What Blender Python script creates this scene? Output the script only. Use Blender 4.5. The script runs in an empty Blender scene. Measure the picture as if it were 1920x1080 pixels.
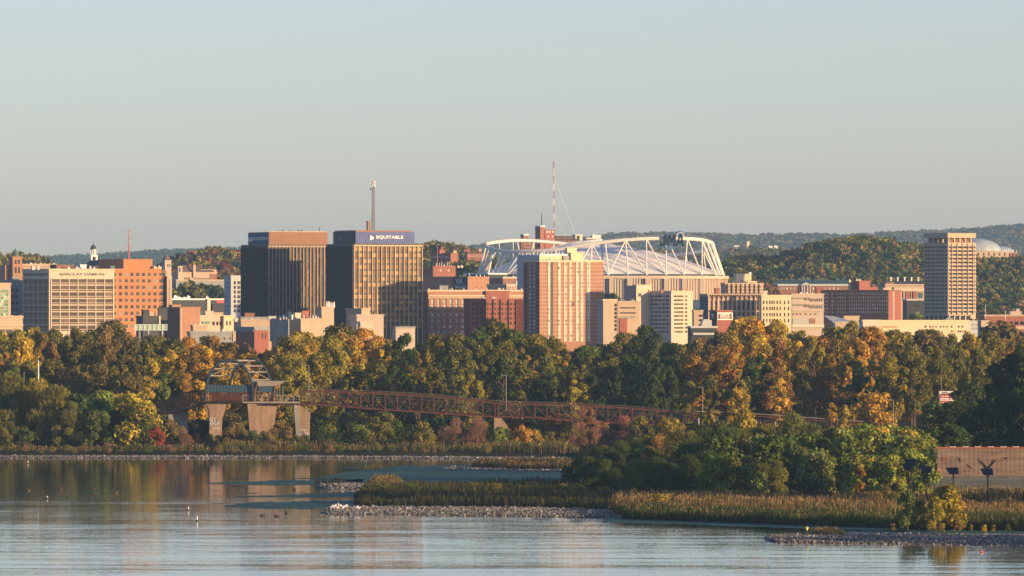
import bpy, bmesh, math, random
import numpy as np
from mathutils import Vector, Matrix
R = math.radians
random.seed(7); RNG = np.random.default_rng(11)
F = 14000.0; HC = 42.0; HOR = 590.0          # focal length and horizon in pixels of a 1920 wide frame, eye height
sc = bpy.context.scene; COL = sc.collection
def X(px, Y): return (px-960)/F*Y
def Z(py, Y): return HC+(HOR-py)/F*Y
def YW(py): return HC*F/(py-HOR)
def PT(px, py, Y): return Vector((X(px, Y), Y, Z(py, Y)))
def lin(a, b, n): return [a+(b-a)*i/(n-1) for i in range(n)] if n > 1 else [(a+b)/2]
SUN_AZ, SUN_EL = R(58), R(8)

# ------------------------------------------------------------------ materials
MATS = {}
def nodes(name):
    m = bpy.data.materials.new(name); m.use_nodes = True; MATS[name] = m
    nt = m.node_tree; nt.nodes.clear(); out = nt.nodes.new('ShaderNodeOutputMaterial')
    return m, nt, out
def mat(name, col, rough=0.75, var=0.12, scale=0.25, spec=0.3, metal=0.0, obj_rand=0.0, zs=0.45):
    m, nt, out = nodes(name)
    p = nt.nodes.new('ShaderNodeBsdfPrincipled'); nt.links.new(p.outputs[0], out.inputs[0])
    p.inputs['Roughness'].default_value = rough; p.inputs['Metallic'].default_value = metal
    p.inputs['Specular IOR Level'].default_value = spec
    tc = nt.nodes.new('ShaderNodeTexCoord'); no = nt.nodes.new('ShaderNodeTexNoise')
    no.inputs['Scale'].default_value = scale; no.inputs['Detail'].default_value = 6; no.inputs['Roughness'].default_value = 0.7
    mp = nt.nodes.new('ShaderNodeMapping'); mp.inputs['Scale'].default_value = (1, 1, zs)
    nt.links.new(tc.outputs['Object'], mp.inputs[0]); nt.links.new(mp.outputs[0], no.inputs['Vector'])
    mr = nt.nodes.new('ShaderNodeMapRange'); mr.inputs['From Min'].default_value = 0.3; mr.inputs['From Max'].default_value = 0.7
    mr.inputs['To Min'].default_value = 1-var*1.6; mr.inputs['To Max'].default_value = 1+var*1.3
    nt.links.new(no.outputs['Fac'], mr.inputs['Value'])
    src = mr.outputs[0]
    if obj_rand:
        oi = nt.nodes.new('ShaderNodeObjectInfo'); pw = nt.nodes.new('ShaderNodeMapRange')
        pw.inputs['To Min'].default_value = 1-obj_rand; pw.inputs['To Max'].default_value = 1+obj_rand
        nt.links.new(oi.outputs['Random'], pw.inputs['Value'])
        mm = nt.nodes.new('ShaderNodeMath'); mm.operation = 'MULTIPLY'
        nt.links.new(src, mm.inputs[0]); nt.links.new(pw.outputs[0], mm.inputs[1]); src = mm.outputs[0]
    vm = nt.nodes.new('ShaderNodeVectorMath'); vm.operation = 'SCALE'; vm.inputs[0].default_value = col[:3]
    nt.links.new(src, vm.inputs['Scale']); nt.links.new(vm.outputs[0], p.inputs['Base Color'])
    return m
def glass(name, dark, light, thr=0.75, rough=0.2):
    """window glass; blinds behind some panes make them lighter"""
    m, nt, out = nodes(name)
    p = nt.nodes.new('ShaderNodeBsdfPrincipled'); nt.links.new(p.outputs[0], out.inputs[0])
    p.inputs['Roughness'].default_value = rough; p.inputs['Specular IOR Level'].default_value = 0.08
    oi = nt.nodes.new('ShaderNodeObjectInfo'); ge = nt.nodes.new('ShaderNodeNewGeometry')
    ad = nt.nodes.new('ShaderNodeMath'); ad.operation = 'ADD'
    nt.links.new(oi.outputs['Random'], ad.inputs[0]); nt.links.new(ge.outputs['Random Per Island'], ad.inputs[1])
    fr = nt.nodes.new('ShaderNodeMath'); fr.operation = 'FRACT'; nt.links.new(ad.outputs[0], fr.inputs[0])
    cr = nt.nodes.new('ShaderNodeValToRGB')
    cr.color_ramp.elements[0].position = 0; cr.color_ramp.elements[0].color = (*dark, 1)
    e = cr.color_ramp.elements.new(thr); e.color = (*[dark[i]*0.6+light[i]*0.25 for i in range(3)], 1)
    cr.color_ramp.elements[-1].position = 1; cr.color_ramp.elements[-1].color = (*light, 1)
    nt.links.new(fr.outputs[0], cr.inputs[0]); nt.links.new(cr.outputs[0], p.inputs['Base Color'])
    return m
def foliage(name, attr=False, transl=0.25, dark=0.62):
    m, nt, out = nodes(name)
    if attr:
        a = nt.nodes.new('ShaderNodeAttribute'); a.attribute_name = 'tint'; col = a.outputs['Color']
    else:
        a = nt.nodes.new('ShaderNodeObjectInfo'); col = a.outputs['Color']
    ge = nt.nodes.new('ShaderNodeNewGeometry'); tc = nt.nodes.new('ShaderNodeTexCoord')
    no = nt.nodes.new('ShaderNodeTexNoise'); no.inputs['Scale'].default_value = 0.22; no.inputs['Detail'].default_value = 2
    nt.links.new(ge.outputs['Position'] if attr else tc.outputs['Object'], no.inputs['Vector'])
    mr = nt.nodes.new('ShaderNodeMapRange'); mr.inputs['From Min'].default_value = 0.42; mr.inputs['From Max'].default_value = 0.62
    nt.links.new(no.outputs['Fac'], mr.inputs['Value'])
    mx = nt.nodes.new('ShaderNodeMix'); mx.data_type = 'RGBA'; mx.inputs['B'].default_value = (0.075, 0.085, 0.025, 1)
    mu = nt.nodes.new('ShaderNodeMath'); mu.operation = 'MULTIPLY'; mu.inputs[1].default_value = dark
    nt.links.new(mr.outputs[0], mu.inputs[0]); nt.links.new(mu.outputs[0], mx.inputs['Factor']); nt.links.new(col, mx.inputs['A'])
    hs = nt.nodes.new('ShaderNodeHueSaturation')
    h = nt.nodes.new('ShaderNodeMapRange'); h.inputs['To Min'].default_value = 0.475; h.inputs['To Max'].default_value = 0.525
    v = nt.nodes.new('ShaderNodeMapRange'); v.inputs['To Min'].default_value = 0.7; v.inputs['To Max'].default_value = 1.65
    sp = nt.nodes.new('ShaderNodeMath'); sp.operation = 'MULTIPLY'; sp.inputs[1].default_value = 7.31
    f2 = nt.nodes.new('ShaderNodeMath'); f2.operation = 'FRACT'
    nt.links.new(ge.outputs['Random Per Island'], sp.inputs[0]); nt.links.new(sp.outputs[0], f2.inputs[0])
    nt.links.new(ge.outputs['Random Per Island'], h.inputs['Value']); nt.links.new(f2.outputs[0], v.inputs['Value'])
    nt.links.new(h.outputs[0], hs.inputs['Hue']); nt.links.new(v.outputs[0], hs.inputs['Value'])
    nt.links.new(mx.outputs['Result'], hs.inputs['Color'])
    d = nt.nodes.new('ShaderNodeBsdfDiffuse'); t = nt.nodes.new('ShaderNodeBsdfTranslucent'); ms = nt.nodes.new('ShaderNodeMixShader')
    ms.inputs[0].default_value = transl
    nt.links.new(hs.outputs[0], d.inputs[0]); nt.links.new(hs.outputs[0], t.inputs[0])
    nt.links.new(d.outputs[0], ms.inputs[1]); nt.links.new(t.outputs[0], ms.inputs[2]); nt.links.new(ms.outputs[0], out.inputs[0])
    return m
M = {}
M['leaf'] = foliage('leaf'); M['leafmass'] = foliage('leaf_mass', attr=True)
M['bark'] = mat('bark', (0.13, 0.09, 0.06), 0.9, 0.3, 0.8)
M['barkpale'] = mat('bark_pale', (0.3, 0.25, 0.2), 0.9, 0.3, 0.8)
M['cream'] = mat('cream_concrete', (0.62, 0.50, 0.37), 0.8, 0.06)
M['tan'] = mat('tan_concrete', (0.50, 0.39, 0.28), 0.8, 0.08)
M['beige'] = mat('beige_concrete', (0.52, 0.42, 0.33), 0.8, 0.06)
M['pale'] = mat('pale_concrete', (0.66, 0.58, 0.46), 0.8, 0.05)
M['yellowish'] = mat('cream_yellow_brick', (0.70, 0.60, 0.38), 0.8, 0.05)
M['peach'] = mat('peach_brick', (0.50, 0.37, 0.26), 0.8, 0.06)
M['orange'] = mat('orange_brick', (0.50, 0.21, 0.09), 0.85, 0.07)
M['brick'] = mat('red_brick', (0.33, 0.135, 0.09), 0.85, 0.1, 0.4)
M['redbrick'] = mat('bright_red_brick', (0.33, 0.12, 0.085), 0.85, 0.08, 0.4)
M['orbrick'] = mat('orange_red_brick', (0.40, 0.205, 0.125), 0.85, 0.08, 0.4)
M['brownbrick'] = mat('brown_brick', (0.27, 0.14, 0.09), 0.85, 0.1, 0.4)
M['greyc'] = mat('grey_concrete', (0.30, 0.30, 0.29), 0.8, 0.1)
M['ltgrey'] = mat('light_grey_panel', (0.5, 0.5, 0.5), 0.7, 0.06)
M['dark'] = mat('dark_cladding', (0.035, 0.04, 0.045), 0.6, 0.15)
M['darkroof'] = mat('dark_roofing', (0.06, 0.06, 0.065), 0.8, 0.2)
M['roof'] = mat('grey_roofing', (0.22, 0.21, 0.2), 0.9, 0.2)
M['white'] = mat('white_paint', (0.8, 0.78, 0.74), 0.6, 0.04)
M['whitem'] = mat('white_membrane', (0.90, 0.85, 0.77), 0.75, 0.05, 0.05)
M['steelw'] = mat('white_painted_steel', (0.8, 0.76, 0.68), 0.5, 0.05)
M['bronze'] = mat('bronze_metal', (0.06, 0.04, 0.03), 0.5, 0.1)
M['brownpanel'] = mat('brown_panel', (0.30, 0.15, 0.085), 0.7, 0.06)
M['mull'] = mat('champagne_mullion', (0.55, 0.42, 0.25), 0.5, 0.05)
M['mulld'] = mat('bronze_mullion', (0.42, 0.30, 0.20), 0.5, 0.05)
M['blue'] = mat('blue_sign_panel', (0.10, 0.13, 0.33), 0.6, 0.12, 0.8)
M['blued'] = mat('dark_blue_sign_panel', (0.02, 0.06, 0.13), 0.6, 0.1, 0.8)
M['navy'] = mat('navy_letter', (0.012, 0.03, 0.06), 0.5, 0.05)
M['sky_letter'] = mat('blue_letter', (0.08, 0.25, 0.6), 0.5, 0.05)
M['letterw'] = mat('white_letter', (0.85, 0.83, 0.8), 0.5, 0.02)
M['letterd'] = mat('dark_letter', (0.07, 0.07, 0.08), 0.5, 0.02)
M['lettero'] = mat('orange_letter', (0.75, 0.3, 0.1), 0.5, 0.02)
M['copper'] = mat('green_copper', (0.11, 0.16, 0.12), 0.6, 0.2, 0.6)
M['domedark'] = mat('dark_dome_metal', (0.05, 0.065, 0.06), 0.4, 0.2, 0.6)
M['paledome'] = mat('pale_blue_dome_skin', (0.42, 0.47, 0.5), 0.4, 0.1)
M['green_roof'] = mat('teal_roof', (0.05, 0.11, 0.115), 0.5, 0.15)
M['slate'] = mat('slate_roof', (0.16, 0.11, 0.10), 0.8, 0.2)
M['mast'] = mat('red_mast_paint', (0.35, 0.08, 0.05), 0.5, 0.1)
M['mastbrown'] = mat('brown_mast_paint', (0.16, 0.07, 0.06), 0.6, 0.1)
M['grey_metal'] = mat('grey_metal', (0.4, 0.4, 0.4), 0.4, 0.1, metal=0.3)
M['redsteel'] = mat('rust_red_steel', (0.125, 0.042, 0.03), 0.6, 0.15, 0.8)
M['darksteel'] = mat('dark_rust_steel', (0.028, 0.016, 0.014), 0.6, 0.15, 0.8)
M['bluesteel'] = mat('blue_grey_steel', (0.035, 0.055, 0.07), 0.5, 0.1)
M['bluepanel'] = mat('blue_grey_ribbed_panel', (0.05, 0.10, 0.13), 0.5, 0.1)
M['conc'] = mat('pier_concrete', (0.33, 0.225, 0.15), 0.9, 0.26, 0.7, zs=0.2)
M['concdark'] = mat('pier_joint', (0.1, 0.085, 0.07), 0.9, 0.2, 0.5)
M['galv'] = mat('galvanised_steel', (0.33, 0.28, 0.23), 0.5, 0.08)
M['stone'] = mat('pale_limestone', (0.38, 0.355, 0.33), 0.95, 0.4, 0.9)
def stone_mat():
    m = mat('pale_limestone', (0.27, 0.25, 0.225), 0.95, 0.3, 0.9); nt = m.node_tree; p = [n for n in nt.nodes if n.type == 'BSDF_PRINCIPLED'][0]; ge = nt.nodes.new('ShaderNodeNewGeometry'); mr = nt.nodes.new('ShaderNodeMapRange')
    mr.inputs['To Min'].default_value = .3; mr.inputs['To Max'].default_value = 1.5; nt.links.new(ge.outputs['Random Per Island'], mr.inputs['Value']); vm = nt.nodes.new('ShaderNodeVectorMath'); vm.operation = 'SCALE'
    nt.links.new(p.inputs['Base Color'].links[0].from_socket, vm.inputs[0]); nt.links.new(mr.outputs[0], vm.inputs['Scale']); nt.links.new(vm.outputs[0], p.inputs['Base Color']); return m
M['stone'] = stone_mat()
M['soil'] = mat('damp_soil', (0.07, 0.055, 0.035), 0.95, 0.3, 0.1)
M['wood'] = mat('weathered_wood', (0.23, 0.165, 0.125), 0.85, 0.3, 0.12, zs=9)
M['fence'] = mat('weathered_wire', (0.16, 0.15, 0.12), 0.6, 0.1)
M['woodgrey'] = mat('shaded_grey_weathered_wood', (0.12, 0.13, 0.135), 0.85, 0.3, 0.12, zs=9)  # greyer lower cladding; its shade is put into the colour too
M['rust'] = mat('rusty_cap', (0.36, 0.12, 0.06), 0.8, 0.2, 0.6)
M['black'] = mat('black_metal', (0.015, 0.015, 0.017), 0.5, 0.1)
M['solar'] = mat('solar_cell', (0.012, 0.014, 0.03), 0.25, 0.1)
M['g_dark'] = glass('window_glass', (0.03, 0.035, 0.045), (0.34, 0.28, 0.22), 0.8)
M['g_brown'] = glass('brown_window_glass', (0.055, 0.038, 0.032), (0.22, 0.15, 0.11), 0.7)
M['g_gold'] = glass('sunset_reflection_glass', (0.14, 0.072, 0.028), (0.5, 0.30, 0.13), 0.45, 0.35)  # gold of the reflected sunset sky is put into the pane colour
M['g_shade'] = glass('dark_shade_glass', (0.018, 0.022, 0.03), (0.08, 0.06, 0.05), 0.8)  # dark panes; on left faces their darkness stands in for shade
M['g_green'] = glass('green_window_glass', (0.06, 0.2, 0.14), (0.5, 0.7, 0.5), 0.5)
M['g_pale'] = glass('pale_window', (0.45, 0.45, 0.43), (0.8, 0.76, 0.7), 0.6)
M['g_whitestrip'] = glass('window_with_blind', (0.14, 0.13, 0.12), (0.8, 0.74, 0.6), 0.25)
M['jacket'] = mat('yellow_shirt', (0.75, 0.8, 0.12), 0.8, 0.05)
M['trouser'] = mat('dark_trousers', (0.05, 0.045, 0.045), 0.9, 0.1)
M['skin'] = mat('skin', (0.42, 0.26, 0.18), 0.6, 0.03)
M['hair'] = mat('dark_hair', (0.03, 0.02, 0.015), 0.8, 0.1)
M['gull'] = mat('white_feathers', (0.78, 0.77, 0.75), 0.8, 0.05)
M['cormorant'] = mat('black_feathers', (0.02, 0.02, 0.022), 0.6, 0.1)
M['duck'] = mat('brown_feathers', (0.10, 0.07, 0.05), 0.8, 0.2, 3)
M['red'] = mat('red_paint', (0.6, 0.06, 0.05), 0.5, 0.05)
M['graf'] = mat('white_spray_paint', (0.75, 0.76, 0.78), 0.6, 0.1)

# ------------------------------------------------------------------ mesh builder
class MB:
    def __init__(s): s.v = []; s.f = []; s.m = []
    def add(s, vs, fs, mi=0):
        n = len(s.v); s.v += [tuple(v) for v in vs]; s.f += [tuple(i+n for i in f) for f in fs]; s.m += [mi]*len(fs); return s
    def box(s, x0, x1, y0, y1, z0, z1, mi=0):
        vs = [(x, y, z) for z in (z0, z1) for y in (y0, y1) for x in (x0, x1)]
        return s.add(vs, [(0, 2, 3, 1), (4, 5, 7, 6), (0, 1, 5, 4), (2, 6, 7, 3), (0, 4, 6, 2), (1, 3, 7, 5)], mi)
    def hexa(s, v8, mi=0):
        return s.add(v8, [(0, 3, 2, 1), (4, 5, 6, 7), (0, 1, 5, 4), (1, 2, 6, 5), (2, 3, 7, 6), (3, 0, 4, 7)], mi)
    def tube(s, pts, rad, n=6, mi=0, cap=True):
        pts = [Vector(p) for p in pts]
        if not isinstance(rad, (list, tuple)): rad = [rad]*len(pts)
        vs = []; prev = None
        for i, p in enumerate(pts):
            d = (pts[min(i+1, len(pts)-1)]-pts[max(i-1, 0)])
            if d.length < 1e-9: d = Vector((0, 0, 1))
            d.normalize()
            if prev is None:
                a = d.cross(Vector((0, 0, 1)))
                if a.length < 1e-3: a = d.cross(Vector((0, 1, 0)))
            else: a = prev-d*prev.dot(d)
            a.normalize(); prev = a; b = d.cross(a)
            for k in range(n):
                t = 2*math.pi*(k+.5)/n; vs.append(p+(a*math.cos(t)+b*math.sin(t))*rad[i])
        fs = [(i*n+k, i*n+(k+1) % n, (i+1)*n+(k+1) % n, (i+1)*n+k) for i in range(len(pts)-1) for k in range(n)]
        if cap: fs += [tuple(range(n))[::-1], tuple((len(pts)-1)*n+k for k in range(n))]
        return s.add(vs, fs, mi)
    def prism(s, poly, z0, z1, mi=0):
        n = len(poly); vs = [(p[0], p[1], z0) for p in poly]+[(p[0], p[1], z1) for p in poly]
        return s.add(vs, [tuple(range(n))[::-1], tuple(range(n, 2*n))]+[(i, (i+1) % n, n+(i+1) % n, n+i) for i in range(n)], mi)
    def slab(s, poly, y0, y1, mi=0):
        """outline in x,z pushed through the thickness y0..y1"""
        n = len(poly); vs = [(p[0], y0, p[1]) for p in poly]+[(p[0], y1, p[1]) for p in poly]
        return s.add(vs, [tuple(range(n)), tuple(range(n, 2*n))[::-1]]+[(i, n+i, n+(i+1) % n, (i+1) % n) for i in range(n)], mi)
    def lathe(s, c, prof, n=12, mi=0, off=0.0):
        vs = []
        for r, z in prof:
            for k in range(n):
                t = 2*math.pi*k/n+off; vs.append((c[0]+r*math.cos(t), c[1]+r*math.sin(t), c[2]+z))
        L = len(prof)
        fs = [(i*n+k, i*n+(k+1) % n, (i+1)*n+(k+1) % n, (i+1)*n+k) for i in range(L-1) for k in range(n)]
        fs += [tuple(range(n))[::-1], tuple((L-1)*n+k for k in range(n))]
        return s.add(vs, fs, mi)
    def ell(s, c, r, n=8, mi=0):
        prof = [(max(math.sin(math.pi*i/6), 0.02), -math.cos(math.pi*i/6)) for i in range(7)]
        vs = []
        for rr, z in prof:
            for k in range(n):
                t = 2*math.pi*k/n; vs.append((c[0]+r[0]*rr*math.cos(t), c[1]+r[1]*rr*math.sin(t), c[2]+r[2]*z))
        fs = [(i*n+k, i*n+(k+1) % n, (i+1)*n+(k+1) % n, (i+1)*n+k) for i in range(6) for k in range(n)]
        fs += [tuple(range(n))[::-1], tuple(6*n+k for k in range(n))]
        return s.add(vs, fs, mi)
    def mesh(s, name, mats):
        me = bpy.data.meshes.new(name); me.from_pydata(s.v, [], s.f)
        for m in (mats if isinstance(mats, (list, tuple)) else [mats]): me.materials.append(m)
        if len(me.materials) > 1: me.polygons.foreach_set('material_index', s.m)
        me.update(); return me
    def build(s, name, mats, parent=None, smooth=False):
        me = s.mesh(name, mats)
        if smooth: me.shade_smooth()
        return link(name, me, parent)
def link(name, data, parent=None, loc=None):
    o = bpy.data.objects.new(name, data); COL.objects.link(o)
    if parent is not None: o.parent = parent
    if loc is not None: o.location = loc
    return o
def tag(o, label, cat=None, group=None, kind=None):
    if label: o['label'] = label
    if cat: o['category'] = cat
    if group: o['group'] = group
    if kind: o['kind'] = kind
    return o
def thing(name, label, cat, loc=(0, 0, 0), rz=0, group=None):
    o = link(name, None, None, loc); o.rotation_euler = (0, 0, rz); return tag(o, label, cat, group)
def copy_tree(o, parent=None):
    c = o.copy(); COL.objects.link(c)
    if parent is not None: c.parent = parent
    for ch in [q for q in list(KIDS.get(o, []))]:
        k = copy_tree(ch, c); KIDS.setdefault(c, []).append(k)
    return c
KIDS = {}
def kid(name, data, parent):
    o = link(name, data, parent); KIDS.setdefault(parent, []).append(o); return o
def text(body, w, h, loc, face, m, parent, name='lettering', bold=0.0, depth=0.15):
    cu = bpy.data.curves.new('t', 'FONT'); cu.body = body; cu.offset = bold; cu.extrude = 0.05; cu.resolution_u = 3
    t = bpy.data.objects.new('t', cu); COL.objects.link(t)
    bpy.context.view_layer.update()
    me = bpy.data.meshes.new_from_object(t.evaluated_get(bpy.context.evaluated_depsgraph_get()))
    bpy.data.objects.remove(t); bpy.data.curves.remove(cu)
    co = np.zeros(len(me.vertices)*3, np.float32); me.vertices.foreach_get('co', co); co = co.reshape(-1, 3)
    mn, mx = co.min(0), co.max(0); co = (co-mn)/np.maximum(mx-mn, 1e-6)
    co[:, 0] *= w; co[:, 1] *= h; co[:, 2] *= depth
    n = np.empty_like(co)
    if face == 'R': n[:, 0] = co[:, 0]; n[:, 1] = -co[:, 2]; n[:, 2] = co[:, 1]
    else: n[:, 0] = -co[:, 2]; n[:, 1] = -co[:, 0]; n[:, 2] = co[:, 1]
    me.vertices.foreach_set('co', n.ravel()); me.materials.clear(); me.materials.append(m); me.update()
    return link(name, me, parent, loc)

# ------------------------------------------------------------------ terrain
def interp(tab, x): return float(np.interp(x, [t[0] for t in tab], [t[1] for t in tab]))
BASE = [(2150, -1.0), (2205, -0.8), (2235, 1.0), (2400, 2.5), (3000, 8), (3500, 14), (4200, 22), (4700, 37), (5000, 45), (5600, 50), (7000, 55), (9000, 60), (20000, 60)]
HILLS = {
 'right': (5700, 520, [(1270, 560), (1310, 530), (1340, 500), (1370, 487), (1400, 481), (1450, 486), (1480, 472), (1510, 460), (1560, 452), (1620, 445), (1650, 447), (1700, 458), (1737, 462), (1800, 470), (1840, 487), (1900, 486), (2000, 470), (2400, 460), (3300, 470)]),
 'left': (6000, 480, [(250, 540), (290, 505), (320, 486), (345, 477), (385, 469), (400, 465), (430, 470), (455, 471), (500, 482), (560, 525)]),
 'farleft': (5800, 400, [(-1400, 480), (-200, 478), (0, 474), (20, 480), (60, 477), (85, 487), (100, 508), (160, 540)]),
 'centre': (5900, 480, [(730, 540), (760, 470), (790, 458), (820, 455), (850, 461), (870, 464), (900, 476), (960, 498), (1010, 540)]),
 'mid': (10500, 900, [(900, 520), (1000, 486), (1100, 470), (1200, 466), (1350, 470), (1400, 463), (1480, 468), (1560, 480), (1700, 484), (1800, 500)]),
 'far': (17000, 3200, [(-1400, 500), (0, 500), (60, 492), (90, 487), (180, 483), (250, 478), (330, 474), (450, 471), (600, 470), (800, 470), (860, 463), (900, 460), (960, 454), (1010, 452), (1080, 448), (1120, 441), (1170, 436), (1300, 437), (1400, 441), (1500, 438), (1600, 441), (1700, 434), (1800, 430), (1860, 425), (1920, 420), (2100, 410), (3300, 430)]),
}
CAN = {'right': 11, 'left': 11, 'farleft': 11, 'centre': 10, 'mid': 12, 'far': 16}
BY = np.array([b[0] for b in BASE], float); BZ = np.array([b[1] for b in BASE], float)
def Hnp(x, y):
    """ground height; numpy arrays"""
    px = 960+x/y*F; z = np.interp(y, BY, BZ)
    for k, (yc, w, tab) in HILLS.items():
        top = HC+(HOR-np.interp(px, [t[0] for t in tab], [t[1] for t in tab]))/F*yc-CAN[k]
        s = np.clip((y-(yc-w))/w, 0, 1); s = s*s*(3-2*s)
        b = np.clip(1-(y-yc-250)/(700 if yc < 9000 else 1500), 0, 1); b = b*b*(3-2*b)
        base = np.interp(y, BY, BZ)
        z = np.maximum(z, base+np.maximum(top-base, 0)*s*b)
    edge = np.where(px > 1075, -60, 0)             # the right-hand shore reaches further out
    z = np.where((y < 2400) & (px > 1075), np.maximum(z, np.interp(y, [2060, 2150, 2300], [-0.8, 0.9, 1.4])), z)
    return z+0.0*edge
def H(x, y): return float(Hnp(np.array([float(x)]), np.array([float(y)]))[0])
HAZE, SKY, SUN, EXPO = 3.2e-5, 0.15, 5.0, 0.47
# ------------------------------------------------------------------ buildings
class Bld:
    def __init__(s, name, label, cat, Y, xl, xc, xr, ytop, m, theta=27, base=None, roof='roof', cope=None, group=None, ybot=None):
        s.Y = Y; s.xc = xc; s.th = R(theta); s.k = Y/F; s.ct, s.st = math.cos(s.th), math.sin(s.th)
        x = X(xc, Y); s.z0 = (H(x, Y)-1.0) if base is None else base
        s.root = thing(name, label, cat, (x, Y, s.z0), s.th, group)
        s.w = (xr-xc)*s.k/s.ct; s.d = (xc-xl)*s.k/s.st; s.h = Z(ytop, Y)-s.z0
        s.wins = []; s.blk = {None: (0.0, 0.0, xc)}
        if m is not None:
            MB().box(0, s.w, 0, s.d, 0, s.h).build('wall', M[m], s.root)
            MB().box(.5, s.w-.5, .5, s.d-.5, s.h, s.h+.12).build('roof', M[roof], s.root)
            if cope != 'none':
                c = MB(); e = .25; z1 = s.h+.7
                c.box(-e, s.w+e, -e, .45, s.h-.15, z1); c.box(-e, s.w+e, s.d-.45, s.d+e, s.h-.15, z1)
                c.box(-e, .45, .45, s.d-.45, s.h-.15, z1); c.box(s.w-.45, s.w+e, .45, s.d-.45, s.h-.15, z1)
                c.build('coping', M[cope or m], s.root)
    def zz(s, py): return Z(py, s.Y)-s.z0
    def u(s, face, px, blk=None):
        x0, y0, pc = s.blk[blk]
        return x0+(px-pc)*s.k/s.ct if face == 'R' else y0+(pc-px)*s.k/s.st
    def block(s, key, name, pl, pc, pr, yt, yb, m, back=0.0, cope=True):
        x0 = ((pc-s.xc)*s.k+back*s.st)/s.ct; x1 = x0+(pr-pc)*s.k/s.ct; y1 = back+(pc-pl)*s.k/s.st
        z1 = s.zz(yt); z0 = s.zz(yb) if yb is not None else s.h+.12
        b = MB().box(x0, x1, back, y1, z0, z1)
        if cope: b.box(x0-.2, x1+.2, back-.2, y1+.2, z1, z1+.35)
        s.blk[key] = (x0, back, pc); o = b.build(name, M[m], s.root); return o
    def rect(s, mb, face, u0, u1, z0, z1, out, inn=0.05, blk=None, mi=0):
        x0, y0, _ = s.blk[blk]; u0, u1 = min(u0, u1), max(u0, u1); z0, z1 = min(z0, z1), max(z0, z1)
        if face == 'R': mb.box(u0, u1, y0-out, y0+inn, z0, z1, mi)
        else: mb.box(x0-out, x0+inn, u0, u1, z0, z1, mi)
    def band(s, name, face, pa, pb, ya, yb, m, out=.3, blk=None):
        mb = MB(); s.rect(mb, face, s.u(face, pa, blk), s.u(face, pb, blk), s.zz(ya), s.zz(yb), out, blk=blk); return mb.build(name, M[m], s.root)
    def bars(s, name, face, xs, wpx, ya, yb, m, out=.35, blk=None):
        """vertical ribs that belong to one surface"""
        mb = MB()
        for p in xs: s.rect(mb, face, s.u(face, p-wpx/2, blk), s.u(face, p+wpx/2, blk), s.zz(ya), s.zz(yb), out, blk=blk)
        return mb.build(name, M[m], s.root)
    def win(s, face, xs, ys, w, h, m='g_dark', blk=None, name='window', sill=None, skip=0.0):
        kk = s.k/(s.ct if face == 'R' else s.st)
        for y in ys:
            for p in xs:
                if skip and random.random() < skip: continue
                s.wins.append((w*kk*h*s.k, face, s.u(face, p, blk), s.zz(y), w*kk, h*s.k, m, blk, name, sill))
    def done(s):
        s.wins.sort(key=lambda t: -t[0]); cache = {}; rest = {}
        cnt = {}
        for _, face, u, z, w, h, m, blk, name, sill in s.wins:
            x0, y0, _p = s.blk[blk]; cnt[name] = cnt.get(name, 0)+1
            if cnt[name] <= 100:
                key = (face, round(w, 3), round(h, 3), m, sill, name)
                if key not in cache:
                    mb = MB()
                    def bx(a, b, c, d, out, mi, inn=.05):
                        if face == 'R': mb.box(a, b, -out, inn, c, d, mi)
                        else: mb.box(-out, inn, a, b, c, d, mi)
                    bx(-w/2, w/2, -h/2, h/2, .06, 0)
                    if sill:
                        bx(-w/2-.15, w/2+.15, -h/2-.22, -h/2-.004, .28, 1)
                    cache[key] = mb.mesh(name, [M[m], M[sill or m]])
                link(name, cache[key], s.root, (u, y0, z) if face == 'R' else (x0, u, z))
            else:
                mb = rest.setdefault((m, name), MB())
                if face == 'R': mb.box(u-w/2, u+w/2, y0-.06, y0+.05, z-h/2, z+h/2)
                else: mb.box(x0-.06, x0+.05, u-w/2, u+w/2, z-h/2, z+h/2)
        for (m, name), mb in rest.items():
            o = mb.build(name, M[m], s.root); o['kind'] = 'stuff'
        return s
    def mast(s, name, px, ytop, ybot, r, m, back=4.0, n=4):
        x = ((px-s.xc)*s.k+back*s.st)/s.ct
        return MB().tube([(x, back, s.zz(ybot)), (x, back, s.zz(ytop))], [r, r*.6], n).build(name, M[m], s.root)
    def roofjunk(s, pxs, y, m='ltgrey', back=3.0, hmax=9, w=(4, 9), name='rooftop_unit'):
        for p in pxs:
            ww = random.uniform(*w); hh = random.uniform(hmax*.4, hmax); x = ((p-s.xc)*s.k+back*s.st)/s.ct; q = ww*s.k
            b = MB().box(x, x+q, back, back+q*.8, s.zz(y)-.3, s.zz(y-hh)).box(x+q*.2, x+q*.5, back+.2, back+q*.5, s.zz(y-hh), s.zz(y-hh)+.5)
            b.build(name, M[m], s.root)

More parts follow.
